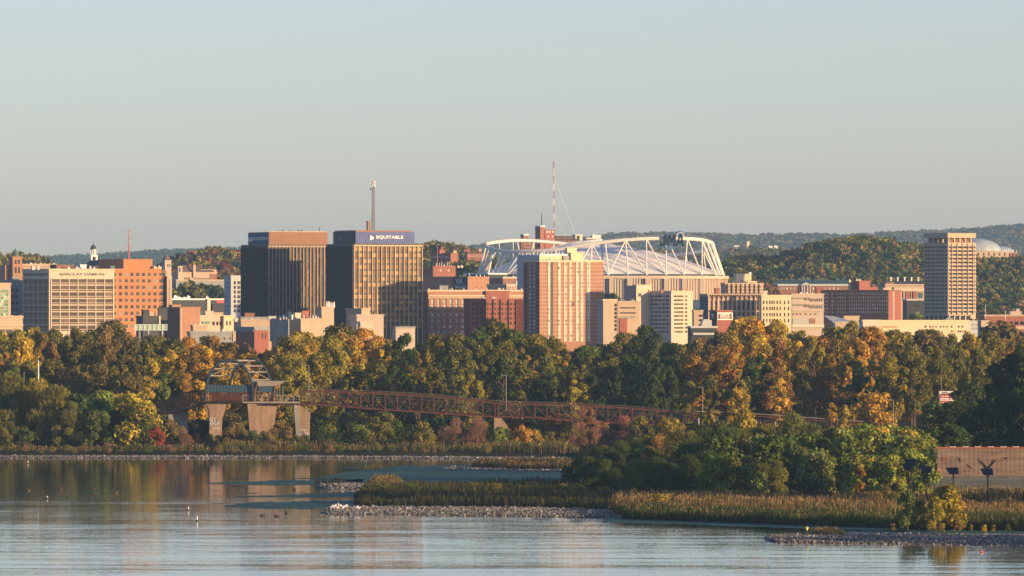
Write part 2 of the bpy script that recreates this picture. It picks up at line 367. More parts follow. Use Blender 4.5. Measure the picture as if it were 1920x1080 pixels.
# --- cream office block with lettering, far left
b = Bld('office_building', 'cream office block with two lettered parapets beside the orange hotel', 'office building', 3450, 35, 92, 211, 506.5, 'cream')
for f, xa, xb, n, g in (('R', 95.5, 209, 7, 'g_brown'), ('L', 37, 90, 5, 'g_shade')):  # left panes use the darker copy, shade put into their colour
    step = (xb-xa)/n
    xs = [xa+step*(i+.5) for i in range(n)]
    yr = [523+12.45*i for i in range(8)]
    b.win(f, xs, [y+3.6 for y in yr], step-1.6, 6.4, g)
    b.win(f, xs, [y+9.2 for y in yr], step-1.6, 2.0, g, name='spandrel_panel')
    for j, x in enumerate(xs):
        b.bars('window_mullion', f, [x-step*.3, x-step*.1, x+step*.1, x+step*.3], .55, 523, 621, 'bronze', out=.1)
    b.bars('frame_post', f, [xa+step*i for i in range(n+1)], 1.5 if f == 'R' else 1.0, 522, 622, 'cream', out=.4 if f == 'R' else .12)
    mb = MB()
    for y in yr:
        b.rect(mb, f, b.u(f, xa), b.u(f, xb), b.zz(y-1.4), b.zz(y), .3 if f == 'R' else .12)
        if f == 'R': b.rect(mb, f, b.u(f, xa), b.u(f, xb), b.zz(y+7.1), b.zz(y+7.9), .2)
    mb.build('floor_band', M['cream'], b.root)
text('BARCLAY DAMON', 81*b.k/b.ct, 5.2*b.k, (b.u('R', 111.5), 0, b.zz(516.6)), 'R', M['letterd'], b.root, 'parapet_lettering', .02)
text('BARCLAY DAMON', 51*b.k/b.st, 5.6*b.k, (0, b.u('L', 38), b.zz(516.8)), 'L', M['letterd'], b.root, 'parapet_lettering', .02)
b.block('p', 'penthouse', 96, 104, 135, 497.5, None, 'brownbrick', 6)
b.block('q', 'penthouse', 91, 92, 103, 497, None, 'dark', 10)
b.block('w', 'rooftop_unit', 146, 147, 158, 497, None, 'white', 8)
b.roofjunk([125, 140, 60, 70, 165, 172], 505)
b.done()

# --- orange hotel
b = Bld('hotel_building', 'bright orange brick hotel with square windows beside the cream office block', 'hotel', 3480, 180, 212, 300, 506.5, 'orange')
xs = [215+10.55*i for i in range(9)][:9]
b.win('R', [x-.5 for x in xs[:1]]+xs[1:], [514.5+12.15*i for i in range(9)], 5.6, 6.4, 'g_dark', sill='peach')
b.block('p', 'penthouse', 178, 230, 283, 487, None, 'orange', 5)
b.block('e', 'side_wing', 299.5, 300.5, 309, 508, 640, 'brownbrick', 1.5)
b.win('R', [304.5], [514.5+12.15*i for i in range(8)], 5, 6.0, 'g_shade', blk='e')
b.block('s', 'stair_tower', 309, 311, 320, 519, 640, 'tan', -.5)
mb = MB()
for i in range(14): b.rect(mb, 'R', b.u('R', 314, 's'), b.u('R', 316.4, 's'), b.zz(524+4*i), b.zz(526+4*i), .1, blk='s')
mb.build('stair_window', M['g_dark'], b.root)
b.roofjunk([286, 290, 294], 506, 'cream', hmax=7); b.block('g', 'green_roof_unit', 206, 207, 215, 499.5, None, 'green_roof', 2)
# antenna mast
x = ((239-212)*b.k+9*b.st)/b.ct; mb = MB(); mb.tube([(x, 9, b.zz(487)), (x, 9, b.zz(427))], [.45, .12], 4)
for y, w in ((444, 1.6), (460, 1.6), (433, .6)):
    mb.tube([(x-w, 9, b.zz(y)), (x+w, 9, b.zz(y))], .1, 4)
    for q in (-w, w): mb.tube([(x+q, 9, b.zz(y+3)), (x+q, 9, b.zz(y-3))], .08, 4)
mb.build('antenna_mast', M['mast'], b.root); b.done()

# --- left edge
b = Bld('glass_front_building', 'tan block with bright green glass front at the left edge', 'building', 3420, -40, -30, 18.5, 533, 'tan')
b.win('R', [-6, -1.5, 3, 7.5, 12], [546+6.3*i for i in range(8)], 3.6, 5.2, 'g_green'); b.done()
b = Bld('narrow_grey_building', 'narrow grey block squeezed between green glass front and cream office block', 'building', 3500, 5, 19, 46, 528, 'greyc')
b.win('R', [24, 31], [544+12*i for i in range(5)], 3.4, 6, 'g_shade')
b.block('t', 'penthouse', 17, 22, 34, 519, None, 'greyc', 5); b.done()
b = Bld('low_peach_building', 'low peach walled building with ribbon windows at the left edge', 'building', 3150, -90, -40, 40, 595, 'peach', cope='peach')
b.band('ledge', 'R', -40, 40, 609, 611, 'cream', .8)
b.win('R', [2, 15, 31], [621.5], 11.5, 7.5, 'g_dark', sill='cream'); b.band('canopy_edge', 'R', -40, 40, 627, 630, 'cream', .8)
b.roofjunk([10, 18, 33], 595, hmax=4); b.done()
b = Bld('flat_dark_building', 'dark flat roofed building behind the left church tower', 'building', 4300, -60, -40, 22, 501, 'dark'); b.done()
b = Bld('rooftop_row_building', 'low peach roofed row between church tower and white steeple', 'building', 4400, 30, 42, 104, 497, 'peach')
b.win('R', lin(46, 100, 12), [500], 2, 2, 'g_dark'); b.roofjunk([48, 55, 63, 72, 80, 90, 97], 497, 'pale', hmax=4); b.done()

# --- church tower with copper dome
def church(name, label, px, Y, prof):
    z0 = H(X(px, Y), Y)-1; r = thing(name, label, 'church tower', (X(px, Y), Y, z0), R(27)); return r, z0
r, z0 = church('church_tower', 'tan brick church tower with small green copper dome at left', 29.5, 4150, None)
k = 4150/F; q = lambda py: Z(py, 4150)-z0
MB().box(-3, 2.6, -2.8, 2.8, 0, q(483)).box(-3.3, 2.9, -3.1, 3.1, q(483), q(481)).build('tower', M['orbrick'], r)
mb = MB()
for (x0, x1) in ((-1.7, -.7), (.3, 1.3)):
    mb.box(x0, x1, -2.95, -2.75, q(495), q(487)); mb.box(x0, x1, -2.95, -2.75, q(512), q(501))
mb.build('belfry_opening', M['g_shade'], r)
MB().lathe((-.2, 0, q(481)), [(2.2, 0), (2.2, 1.2), (2.0, 1.6), (1.7, 2.6), (1.1, 3.3), (.3, 3.7), (.12, 4.8), (.02, 5)], 10).build('dome', M['copper'], r)
MB().box(-6, -2.9, 1, 8, 0, q(497)).box(2.7, 4.2, -1.5, 8, 0, q(498)).build('nave', M['orbrick'], r)

# --- white steeple
Y = 4350; z0 = H(X(175, Y), Y)-1; r = thing('church_steeple', 'white clock steeple with dark dome behind the cream office block', 'church steeple', (X(175, Y), Y, z0), R(20))
q = lambda py: Z(py, Y)-z0
MB().box(-2.3, 2.3, -2.3, 2.3, 0, q(492)).box(-2.5, 2.5, -2.5, 2.5, q(492), q(490.5)).build('tower', M['pale'], r)
MB().box(-2.0, 2.0, -2.0, 2.0, q(490.5), q(479)).box(-2.2, 2.2, -2.2, 2.2, q(479), q(478)).build('clock_stage', M['white'], r)
MB().lathe((.1, -2.02, q(484.5)), [(.9, -.9), (.9, .9)], 10).build('clock_face', M['letterd'], r)
mb = MB().lathe((0, 0, q(478)), [(1.25, 0), (1.25, 3.0), (1.7, 3.0), (1.7, 3.3)], 8)
for kx in range(8):
    t = kx*math.pi/4; mb.tube([(1.6*math.cos(t), 1.6*math.sin(t), q(478)), (1.6*math.cos(t), 1.6*math.sin(t), q(478)+3.1)], .16, 4)
mb.build('lantern', M['white'], r)
MB().lathe((0, 0, q(467.5)), [(1.8, 0), (1.75, .8), (1.4, 1.7), (.8, 2.4), (.25, 2.7), (.12, 4.3), (.02, 4.5)], 10).build('dome', M['domedark'], r)
MB().box(-3.5, 5.5, 1, 12, 0, q(497)).build('nave', M['peach'], r)
Y = 4200; b = Bld('sloped_roof_building', 'dark building with sloping side left of the orange penthouse', 'building', 4000, 150, 178, 232, 500, 'dark')
z = b.h; MB().hexa([(1, 0, z), (b.w, 0, z), (b.w, b.d, z), (1, b.d, z), (5, .1, b.zz(487.5)), (b.w, .1, b.zz(487.5)), (b.w, b.d, b.zz(487.5)), (5, b.d, b.zz(487.5))]).build('mansard_roof', M['dark'], b.root)
b.roofjunk([195, 205, 215, 222], 487, 'dark', hmax=5, w=(1, 3)); b.done()

# --- stone college on the hill
Y = 4900; b = Bld('stone_college', 'sandstone college hall with slate gables on the hill behind the orange hotel', 'college building', Y, 322, 334, 405, 512, 'peach')
def gable(b, p0, p1, ye, yr_, back, dep, m, name='gable_roof'):
    x0 = ((p0-b.xc)*b.k+back*b.st)/b.ct; x1 = ((p1-b.xc)*b.k+back*b.st)/b.ct; z0_, z1_ = b.zz(ye), b.zz(yr_)
    v = [(x0, back, z0_), (x1, back, z0_), (x1, back+dep, z0_), (x0, back+dep, z0_), (x0+1, back+dep*.45, z1_), (x1-1, back+dep*.45, z1_), (x1-1, back+dep*.55, z1_), (x0+1, back+dep*.55, z1_)]
    return MB().hexa(v).build(name, M[m], b.root)
gable(b, 340, 360, 512, 497, 0, 10, 'slate'); gable(b, 336, 378, 506, 498, 12, 8, 'slate'); gable(b, 362, 404, 512, 506, 0, 9, 'slate')
b.block('a', 'stone_wing', 331, 334, 342, 500, 530, 'beige', -.8); b.block('b', 'chimney', 361, 362, 366.5, 497, 520, 'peach', -1.2); b.block('c', 'stone_wing', 374, 375, 404, 506, 514, 'peach', 7)
b.block('d', 'brick_wing', 392, 393, 405, 515, 524, 'brick', -.4)
b.win('R', [337], [506], 2.6, 8, 'g_shade', blk='a'); b.win('R', lin(363, 402, 13), [523], 1.7, 4, 'g_shade', sill='cream'); b.win('R', [346, 349, 352, 355], [522], 1.6, 4, 'g_shade'); b.done()
Y = 4950; z0 = H(X(312, Y), Y)-1; r = thing('gothic_tower', 'pale stone tower with steep slate cap right of the orange hotel', 'tower', (X(312.5, Y), Y, z0), R(27)); q = lambda py: Z(py, Y)-z0
MB().box(-2.3, 2.3, -2.3, 2.3, 0, q(489)).box(-2.5, 2.5, -2.5, 2.5, q(489), q(488)).build('tower', M['beige'], r)
zc = q(488); MB().hexa([(-2.4, -2.4, zc), (2.4, -2.4, zc), (2.4, 2.4, zc), (-2.4, 2.4, zc), (-1.2, -1.2, q(481)), (1.2, -1.2, q(481)), (1.2, 1.2, q(481)), (-1.2, 1.2, q(481))]).box(-1.1, 1.1, -1.1, 1.1, q(481), q(479.5)).build('slate_cap', M['slate'], r)
MB().box(-.5, .3, -2.42, -2.28, q(501), q(495)).box(1, 1.6, -2.42, -2.28, q(501), q(495)).build('lancet_window', M['g_shade'], r)
b = Bld('long_stone_hall', 'long grey stone hall below the hilltop college', 'college building', 4780, 316, 330, 434, 526, 'greyc', cope='peach')
b.win('R', [366, 378, 345, 392], [538], 2.6, 8, 'g_shade'); b.done()

# --- downtown low roofs between the hotel and first dark tower
b = Bld('white_roofed_hall', 'dark walled hall with long white roof edge below the stone college', 'building', 4200, 300, 322, 450, 562, 'dark', cope='white', roof='whitem')
b.roofjunk([326, 333, 342, 350, 385], 562, 'white', hmax=8); b.band('red_fascia', 'R', 404, 432, 562, 568, 'red', .4); b.band('roof_edge', 'R', 322, 403, 560, 562.5, 'white', .5)
b.block('z', 'rooftop_screen', 396, 397, 430, 571, 590, 'darkroof', -1); b.done()
b = Bld('white_slab_building', 'pale grey slab with balconied windows left of the dark glass tower', 'building', 4000, 419, 433, 456, 519, 'ltgrey')
b.win('R', [440], [530+8.8*i for i in range(7)], 4, 6, 'g_shade'); b.win('R', [447.5], [530+8.8*i for i in range(7)], 5.5, 6, 'g_dark'); b.win('L', [426], [530+8.8*i for i in range(7)], 5, 1.2, 'g_shade'); b.done()
b = Bld('brick_gable_building', 'plain red brick wall block with long brown side, below white roofed hall', 'building', 3300, 296, 338, 374, 578.5, 'orbrick', 38)
b.band('brown_side', 'L', 338, 297, 579.5, 640, 'brownbrick', .3); b.band('corner_strip', 'R', 338, 339.6, 579, 640, 'cream', .25)
b.block('c', 'chimney', 381.5, 385.5, 391.3, 562, 600, 'cream', 8); b.block('k', 'rooftop_block', 313, 320, 336, 572.5, None, 'orbrick', 14)
b.win('L', [299, 304, 309, 315, 320, 326, 331], [606], 3.2, 7, 'g_dark'); b.done()
b = Bld('cream_corner_building', 'low cream corner building with classical cornice right of plain red brick wall', 'building', 3310, 368, 375, 431, 594, 'cream', 20)
b.win('R', [380, 386, 391], [605], 4.5, 5, 'g_green'); b.win('R', [400, 407, 413], [606.5], 4, 7, 'g_shade'); b.block('a', 'upper_block', 378, 384, 399, 584.5, None, 'cream', 4); b.block('b', 'upper_block', 398, 399, 417, 587, None, 'peach', 4)
b.block('d', 'cornice_bay', 417, 419, 437, 593.5, 625, 'yellowish', -1.5); b.win('R', [425, 431], [606], 2.5, 8, 'g_shade', blk='d'); b.block('t', 'glass_corner', 374, 375, 381, 584, 594, 'green_roof', .5); b.done()
b = Bld('dark_shed_building', 'dark low building with grey rooftop plant in front of the orange hotel', 'building', 3280, 254, 268, 298, 595, 'dark')
b.block('a', 'rooftop_unit', 264, 268, 278, 582, None, 'darkroof', 4); b.block('b', 'rooftop_unit', 277, 279, 289, 586, None, 'peach', 5); b.block('c', 'dark_block', 294, 296, 312, 579, 600, 'dark', 3)
b.block('e', 'corner_pier', 296.5, 297.5, 300.5, 594, 620, 'cream', -.6); b.win('R', lin(272, 294, 7), [607], 2, 5, 'g_shade'); b.done()
# glazed skywalk
Y = 3120; x0, x1 = X(253, Y), X(313, Y); r = thing('glazed_walkway', 'white framed glass walkway showing above the left trees', 'walkway', (x0, Y, H(x0, Y)), 0); z0 = H(x0, Y); L = x1-x0; q = lambda py: Z(py, Y)-z0
MB().box(0, L, 0, 3, q(619.5), q(618.3)).box(0, L, 0, 3, q(609.5), q(608)).box(0, L, .0, .25, q(614), q(613.2)).build('frame', M['white'], r)
MB().box(.1, L-.1, .2, 2.8, q(618.3), q(609.5)).build('glazing', M['g_green'], r)
for i in range(8): MB().box(L*i/7-.15, L*i/7+.15, -.06, .3, q(627) if i % 3 == 0 else q(618.3), q(609.5)).build('post', M['white'], r)
for i in (1, 6): MB().box(L*i/7-.4, L*i/7+.4, 1, 2, 0, q(619.5)).build('support', M['greyc'], r)
b = Bld('pale_low_building', 'low pale building with grey side above the orange tree', 'building', 3150, 357, 362, 388, 612.5, 'peach', 20); b.roofjunk([364, 372], 612, 'white', hmax=4); b.done()
b = Bld('long_grey_building', 'long grey low building right of the glazed walkway', 'building', 3120, 350, 357, 436, 624.5, 'greyc', 18)
b.win('R', [405, 420, 431], [635], 2.5, 4, 'g_shade'); b.block('a', 'end_wing', 435, 436, 455, 622, 640, 'tan', -.4); b.roofjunk([390, 396, 401, 415, 425, 440], 624, 'pale', hmax=6, w=(3, 10)); b.done()
b = Bld('red_rooftop_building', 'small red walled building with grey roof band above yellow trees', 'building', 3050, 440, 477, 503, 616, 'redbrick', 35, cope='greyc')
b.band('grey_fascia', 'R', 477, 503, 616, 619.5, 'greyc', .4); b.band('grey_side', 'L', 477, 441, 616, 622, 'greyc', .4); b.win('R', [491.5, 497.5], [630], 2, 11, 'g_shade'); b.done()
b = Bld('grey_roof_row', 'row of low grey roofs in front of the left dark tower', 'building', 3350, 436, 452, 530, 602, 'peach', 15, roof='roof')
b.block('a', 'roof_storey', 446, 450, 500, 595.5, None, 'greyc', 8); b.block('b', 'roof_hut', 455, 457, 475, 588, None, 'brownbrick', 14); b.block('c', 'roof_hut', 501, 502, 516, 594, None, 'ltgrey', 9)
b.roofjunk([440, 458, 470, 482], 602, 'pale', back=1, hmax=5); b.done()
b = Bld('teal_pyramid_building', 'building with teal pyramid roof before the left dark tower', 'building', 3500, 515, 540, 566, 600, 'dark', 27)
MB().hexa([(-.5, -.5, b.h), (b.w+.5, -.5, b.h), (b.w+.5, b.d+.5, b.h), (-.5, b.d+.5, b.h), (b.w*.48, b.d*.48, b.zz(583)), (b.w*.52, b.d*.48, b.zz(583)), (b.w*.52, b.d*.52, b.zz(583)), (b.w*.48, b.d*.52, b.zz(583))]).build('pyramid_roof', M['green_roof'], b.root); b.done()
b = Bld('tan_panel_building', 'tan panelled block with rooftop machinery and shaded grey side', 'building', 3150, 507, 564, 602, 600, 'peach', 40)
b.block('a', 'side_wing', 505, 541, 543, 600.5, 640, 'greyc', .6); b.band('joint', 'R', 565, 602, 612, 612.6, 'cream', .1); b.bars('joint_line', 'R', [584], .5, 600, 640, 'cream', .1)
b.block('r', 'rooftop_block', 562, 565, 577.5, 584, None, 'redbrick', 10); b.block('s', 'rooftop_block', 549, 552, 563, 588, None, 'cream', 9); b.block('w', 'rooftop_unit', 546, 547, 549, 592, None, 'white', 4)
b.roofjunk([525, 531, 536, 568, 580, 585, 590, 595], 600, 'ltgrey', back=5, hmax=8, w=(2, 4)); b.roofjunk([582, 588], 600, 'red', back=7, hmax=6, w=(2, 3)); b.done()
b = Bld('antenna_block', 'tan lift block crowned with white antennas between the dark towers', 'building', 3450, 592, 603, 626, 577.5, 'tan')
for p in (612, 614.5, 617, 620, 623.5, 626): b.mast('antenna', p, 565+random.uniform(-1, 4), 577, .35, 'white')
b.done()
b = Bld('stepped_tan_building', 'stepped tan block below the blue sign tower', 'building', 3300, 648, 678, 693, 581, 'tan', 40); b.done()
b = Bld('wide_tan_building', 'broad pinkish tan block below the blue sign tower', 'building', 3150, 655, 669, 719, 592.5, 'beige', 20)
b.roofjunk([699], 592, 'black', back=1, hmax=12, w=(3, 4)); b.done()
b = Bld('sunlit_low_building', 'low sunlit cream building showing through the central treetops', 'building', 2980, 670, 676, 699, 606, 'cream', 20); b.done()
b = Bld('grey_podium', 'low grey podium at the foot of the blue sign tower', 'building', 3350, 735, 742, 778, 615, 'beige', 20, cope='greyc'); b.done()

# --- the two dark glass towers
def tower(label, Y, xl, xc, xr, ytop, ybase, nl, nr, rows, gl, gr, ml, mr):
    b = Bld('glass_tower', label, 'office tower', Y, xl, xc, xr, ytop, 'bronze', 27, cope='bronze', group='twin dark glass towers')
    rh = (ybase-ytop-3)/rows; ys = [ytop+3.5+rh*(i+.38) for i in range(rows)]
    for f, a, c, n, g, m in (('R', xc, xr, nr, gr, mr), ('L', xl, xc, nl, gl, ml)):  # left face takes darker glass and mullions, shade put into colour
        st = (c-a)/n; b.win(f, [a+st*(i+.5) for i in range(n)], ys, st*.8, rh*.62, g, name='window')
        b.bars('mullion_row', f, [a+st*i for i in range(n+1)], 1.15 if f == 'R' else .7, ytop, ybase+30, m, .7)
        b.band('top_rail', f, a, c, ytop-.3, ytop+2.2, m, .5)
    return b
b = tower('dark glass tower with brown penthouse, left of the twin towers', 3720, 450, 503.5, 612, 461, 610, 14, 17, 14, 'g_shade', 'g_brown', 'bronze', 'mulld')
b.block('p', 'penthouse', 463, 504.5, 613, 435, None, 'brownpanel', .6, cope=False)
b.band('sign_panel', 'L', 504.5, 463.5, 436, 460, 'blued', .35, blk='p'); b.band('penthouse_cap', 'R', 506, 611, 433, 435, 'tan', .3, blk='p')
text('EQUITABLE', 28.5*b.k/b.st, 6.2*b.k, (b.blk['p'][0]-.4, b.u('L', 474.5, 'p'), b.zz(450.5)), 'L', M['letterw'], b.root, 'sign_lettering', .01)
def crest(b, face, px, py, r, blk, m1, m2):
    """round crest: ring, face and shoulders in relief"""
    u = b.u(face, px, blk); z = b.zz(py); x0, y0, _ = b.blk[blk]; out = .5; rr = r*b.k; s = (b.ct if face == 'R' else b.st)
    mb = MB(); n = 20
    def disc(cu, cz, ru, rz, o, mi, n=16):
        pts = [(cu+ru*math.cos(2*math.pi*i/n), cz+rz*math.sin(2*math.pi*i/n)) for i in range(n)]
        if face == 'R': mb.slab(pts, y0-o, y0-.3, mi)
        else:
            vs = [(x0-o, p[0], p[1]) for p in pts]+[(x0-.3, p[0], p[1]) for p in pts]
            mb.add(vs, [tuple(range(n)), tuple(range(n, 2*n))[::-1]]+[(i, (i+1) % n, n+(i+1) % n, n+i) for i in range(n)], mi)
    disc(u, z, rr/s, rr, out, 0); disc(u, z, rr*.84/s, rr*.84, out+.06, 1)
    disc(u-rr*.05/s, z-rr*.35, rr*.55/s, rr*.42, out+.12, 0); disc(u-rr*.2/s, z+rr*.25, rr*.28/s, rr*.32, out+.12, 0); disc(u+rr*.35/s, z-rr*.02, rr*.25/s, rr*.3, out+.14, 0)
    return mb.build('crest', [M[m1], M[m2]], b.root)
crest(b, 'L', 469.3, 448, 4.6, 'p', 'letterw', 'blued')
b.roofjunk([520, 527, 541, 548, 556, 562], 435, 'bronze', back=6, hmax=3.2); b.mast('antenna', 597, 424, 434, .25, 'black'); b.done()
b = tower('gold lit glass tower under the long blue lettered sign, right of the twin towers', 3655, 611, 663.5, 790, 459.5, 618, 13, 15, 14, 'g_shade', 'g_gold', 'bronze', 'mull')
b.block('p', 'penthouse', 625, 667, 771, 431.5, None, 'brownpanel', 2.0, cope=False)
b.band('sign_panel', 'R', 666, 776, 434.5, 456.5, 'blue', .5, blk='p'); b.band('dark_panel', 'L', 667, 624, 434, 457, 'dark', .5, blk='p')
b.bars('sign_seam', 'R', lin(669, 773, 27), .3, 435, 456, 'blued', .56, blk='p')
text('EQUITABLE', 50*b.k/b.ct, 7.0*b.k, (b.u('R', 704, 'p'), b.blk['p'][1]-.6, b.zz(448.3)), 'R', M['letterw'], b.root, 'sign_lettering', .02)
crest(b, 'R', 695.5, 445, 6.2, 'p', 'letterw', 'blue')
text('8 1', 11*b.k/b.st, 7*b.k, (b.blk['p'][0]-.6, b.u('L', 636, 'p'), b.zz(449.5)), 'L', M['galv'], b.root, 'clock_digits', -.005)
b.block('c', 'chimney', 686, 689, 693, 415, 432, 'orbrick', 8)
# lattice mast with ladder rungs and white head
x = ((699-b.xc)*b.k+7*b.st)/b.ct; r = .5; mb = MB(); zb, zt = b.zz(431), b.zz(349)
for sx in (-r, r):
    for sy in (-r, r): mb.tube([(x+sx, 7+sy, zb), (x+sx*.9, 7+sy*.9, zt)], .09, 4)
n = 38
for i in range(n):
    z = zb+(zt-zb)*i/n; rr = r*(1.5 if i < 16 else 1.15); mb.box(x-rr, x+rr, 7-rr, 7+rr, z, z+.14)
mb.build('lattice_mast', M['mastbrown'], b.root)
mb = MB(); zc = b.zz(344)
for a, c in (((-1, 0, -1.4), (1, 0, 1.4)), ((1, 0, -1.4), (-1, 0, 1.4)), ((0, -1, -1.4), (0, 1, 1.4)), ((0, 1, -1.4), (0, -1, 1.4))):
    mb.tube([(x+a[0], 7+a[1], zc+a[2]), (x+c[0], 7+c[1], zc+c[2])], .38, 5)
mb.build('mast_antenna', M['white'], b.root)
MB().ell((x-1.4, 7, b.zz(354)), (.45, .45, .45)).build('dish', M['domedark'], b.root); b.done()
# --- brick buildings in the middle
b = Bld('hospital_block', 'red brick hospital upper block with roof antennas right of the twin towers', 'hospital', 4650, 786, 812, 854, 501, 'brick')
b.win('R', [826, 841], [507], 2.8, 4, 'cream'); b.win('L', [797, 803], [508], 2, 3, 'g_shade'); b.mast('antenna_mast', 820, 462, 500, .25, 'mast')
for p in (818, 824, 828, 833, 838, 842): b.mast('antenna', p, random.uniform(490, 496), 500, .3, 'pale')
b.roofjunk([831, 845, 858, 864], 501, 'pale', hmax=5); b.done()
b = Bld('hospital_wing', 'brick hospital wing with big white letters on its dark shaded side', 'hospital', 4450, 786, 877, 917, 520.5, 'orbrick', 48)
b.band('sign_panel', 'L', 877, 850, 519.5, 560, 'dark', .3); b.win('R', [882, 889, 897, 904], [526], 1.4, 1.6, 'cream'); b.win('R', [893, 903], [538], 2, 2, 'g_shade')
text('VA', 13.5*b.k/b.st, 10*b.k, (-.35, b.u('L', 855), b.zz(532)), 'L', M['letterw'], b.root, 'sign_lettering', .0)
text('Medical', 19*b.k/b.st, 5*b.k, (-.35, b.u('L', 854.5), b.zz(541)), 'L', M['letterw'], b.root, 'sign_lettering', .01)
text('Center', 16*b.k/b.st, 4.6*b.k, (-.35, b.u('L', 854.5), b.zz(547.5)), 'L', M['letterw'], b.root, 'sign_lettering', .01)
mb = MB(); b.rect(mb, 'L', b.u('L', 873.5), b.u('L', 854.5), b.zz(535), b.zz(534.5), .38); mb.build('sign_rule', M['letterw'], b.root)
b.win('L', lin(812, 838, 5), [527], 2.4, 3, 'brownbrick'); b.roofjunk([880, 893, 900, 908], 520, 'white', back=2, hmax=8, w=(1, 3)); b.roofjunk([868, 862], 520, 'copper', back=14, hmax=4); b.done()
b = Bld('brown_block', 'plain brown brick block with white roof pipework under the stadium rim', 'building', 4500, 916, 943, 974, 521.5, 'brownbrick', 35, cope='cream')
b.roofjunk([947, 962], 521, 'white', back=2, hmax=5, w=(2, 5)); b.done()
b = Bld('teal_stadium_annex', 'dark building with white roof frame below the left stadium legs', 'building', 4600, 870, 915, 950, 514, 'dark', 35, cope='white'); b.done()
b = Bld('arched_roof_building', 'low tan building with white rail and dark side behind the red brick', 'building', 4250, 913, 950, 986, 535, 'peach', 40, cope='cream')
b.block('r', 'rooftop_frame', 966, 968, 982, 528, None, 'white', 2); b.bars('roof_column', 'R', lin(953, 983, 8), .8, 537, 545, 'bronze', .2); b.done()
b = Bld('grand_hotel', 'brick hotel with tall arcade windows and shaded lower floors right of the twin towers', 'hotel', 3700, 789, 802, 984, 546, 'orbrick', 22, cope='cream')
b.block('e', 'end_bay', 790.5, 801, 802.5, 546, 660, 'brownbrick', .2, cope=False)
b.band('cornice', 'R', 802, 984, 553, 556, 'cream', 1.1); b.band('frieze', 'R', 802, 984, 556.2, 559.5, 'peach', .35)
b.band('string_course', 'R', 802, 884, 577.5, 580, 'tan', .8)
b.bars('pilaster', 'R', [805.5]+[815.7+11.2*i for i in range(7)], 4.2, 559.5, 577.5, 'orbrick', .5)
b.win('R', [810]+[823+11.3*i for i in range(6)], [565.5], 5.8, 8.5, 'g_pale'); b.win('R', [810]+[823+11.3*i for i in range(6)], [574], 5.8, 5.5, 'g_pale')
b.win('R', [810+11.4*i for i in range(7)], [590, 601, 612, 622], 3.8, 5.6, 'g_pale', sill='cream')
b.block('u', 'red_upper_storey', 909, 911, 955, 546.5, 562, 'redbrick', -1.6); b.block('v', 'rooftop_cabin', 822, 824, 840, 536.5, None, 'greyc', 4)
for i, p in enumerate(lin(804, 978, 9)): b.mast('finial', p, 540, 546, .5, 'cream', back=.5)
b.roofjunk([842, 846, 900, 920, 935, 942, 965], 546, 'pale', back=3, hmax=5, w=(3, 6)); b.done()
b = Bld('red_apartment_block', 'bright red brick apartment block in front of the grand brick hotel', 'apartment building', 3672, 870, 883, 984, 562, 'redbrick', 20)
for xs in ([887, 893, 901], [914.5, 921.5], [928, 935], [942, 949], [958, 965]): b.win('R', xs, [570+9*i for i in range(5)], 3.6, 4.6, 'g_brown', sill='redbrick')
b.bars('light_well', 'R', [908], 3, 561, 640, 'dark', .12); b.bars('pier', 'R', [883, 897, 905.5, 911, 925, 938.5, 954, 968, 972, 976, 980, 983], 1.3, 561, 640, 'redbrick', .8)
b.roofjunk([904, 922, 926], 562, 'ltgrey', back=3, hmax=5, w=(7, 12)); b.done()

# --- tall brick and white apartment towers
b = Bld('cream_apartment_tower', 'cream apartment tower just behind the brick and white tower', 'apartment tower', 3900, 970, 1012, 1066, 478.5, 'yellowish', 35, cope='white')
b.band('shade_painted_side', 'L', 1012, 970, 479, 560, 'ltgrey', .2)  # grey sheet over the left face, its shade put into the colour
b.win('L', [974, 980, 990, 997, 1005], [486+7.3*i for i in range(8)], 4.2, 2.8, 'g_shade'); b.win('R', lin(1018, 1052, 6), [487.5], 4, 2.8, 'g_brown')
b.block('p', 'penthouse', 1060, 1071, 1094, 474.5, 492, 'yellowish', -2); b.block('q', 'penthouse', 1060, 1064, 1082, 466, 476, 'yellowish', 4)
b.block('s', 'shade_grey_link', 1054, 1057, 1073, 481, 492, 'greyc', -1)  # grey of this link stands in for shade on the cream tower
for p in list(lin(980, 1055, 12)): b.mast('antenna', p, random.uniform(470, 475), 478, .3, 'white', back=1)
b.done()
b = Bld('brick_apartment_tower', 'tall orange brick apartment tower with white window strips, centre of the skyline', 'apartment tower', 3612, 982, 1012, 1132, 490.5, 'orbrick', 25, cope='yellowish')
b.band('shade_painted_side', 'L', 1012, 982, 491.5, 640, 'brownbrick', .2)  # darker brick sheet over the left face stands in for its shade
fy = [495.5+7.05*i for i in range(20)]
for p, w in ((1029.2, 4.5), (1048.5, 4.6), (1059.8, 4.6), (1069.8, 4.6), (1082.3, 5.2), (1091, 4.8), (1103.5, 6.6)):
    b.bars('white_strip', 'R', [p], w, 491, 640, 'pale', .25)
for p in (1028.6, 1047.6, 1060.8, 1070.6, 1083.6, 1091.4, 1103.0):
    mb = None
    kk = b.k/b.ct
    for y in fy:
        b.wins.append((3.0, 'R', b.u('R', p), b.zz(y), 2.5*kk, 4.2*b.k, 'g_whitestrip', None, 'window', None))
b.bars('recess_shade_strip', 'R', [1034.6], 4.8, 491, 640, 'bronze', .26)  # dark strip standing proud, the shade of a recess put into colour
mb = MB()
for i in range(21): b.rect(mb, 'R', b.u('R', 1012), b.u('R', 1132), b.zz(499.2+7.05*i), b.zz(498.6+7.05*i), .14)
mb.build('floor_line', M['pale'], b.root)
for p in (986.5, 994.5, 1002.5, 1009): b.win('L', [p], fy, 3.4, 4, 'g_pale' if p in (994.5, 1002.5) else 'g_shade')
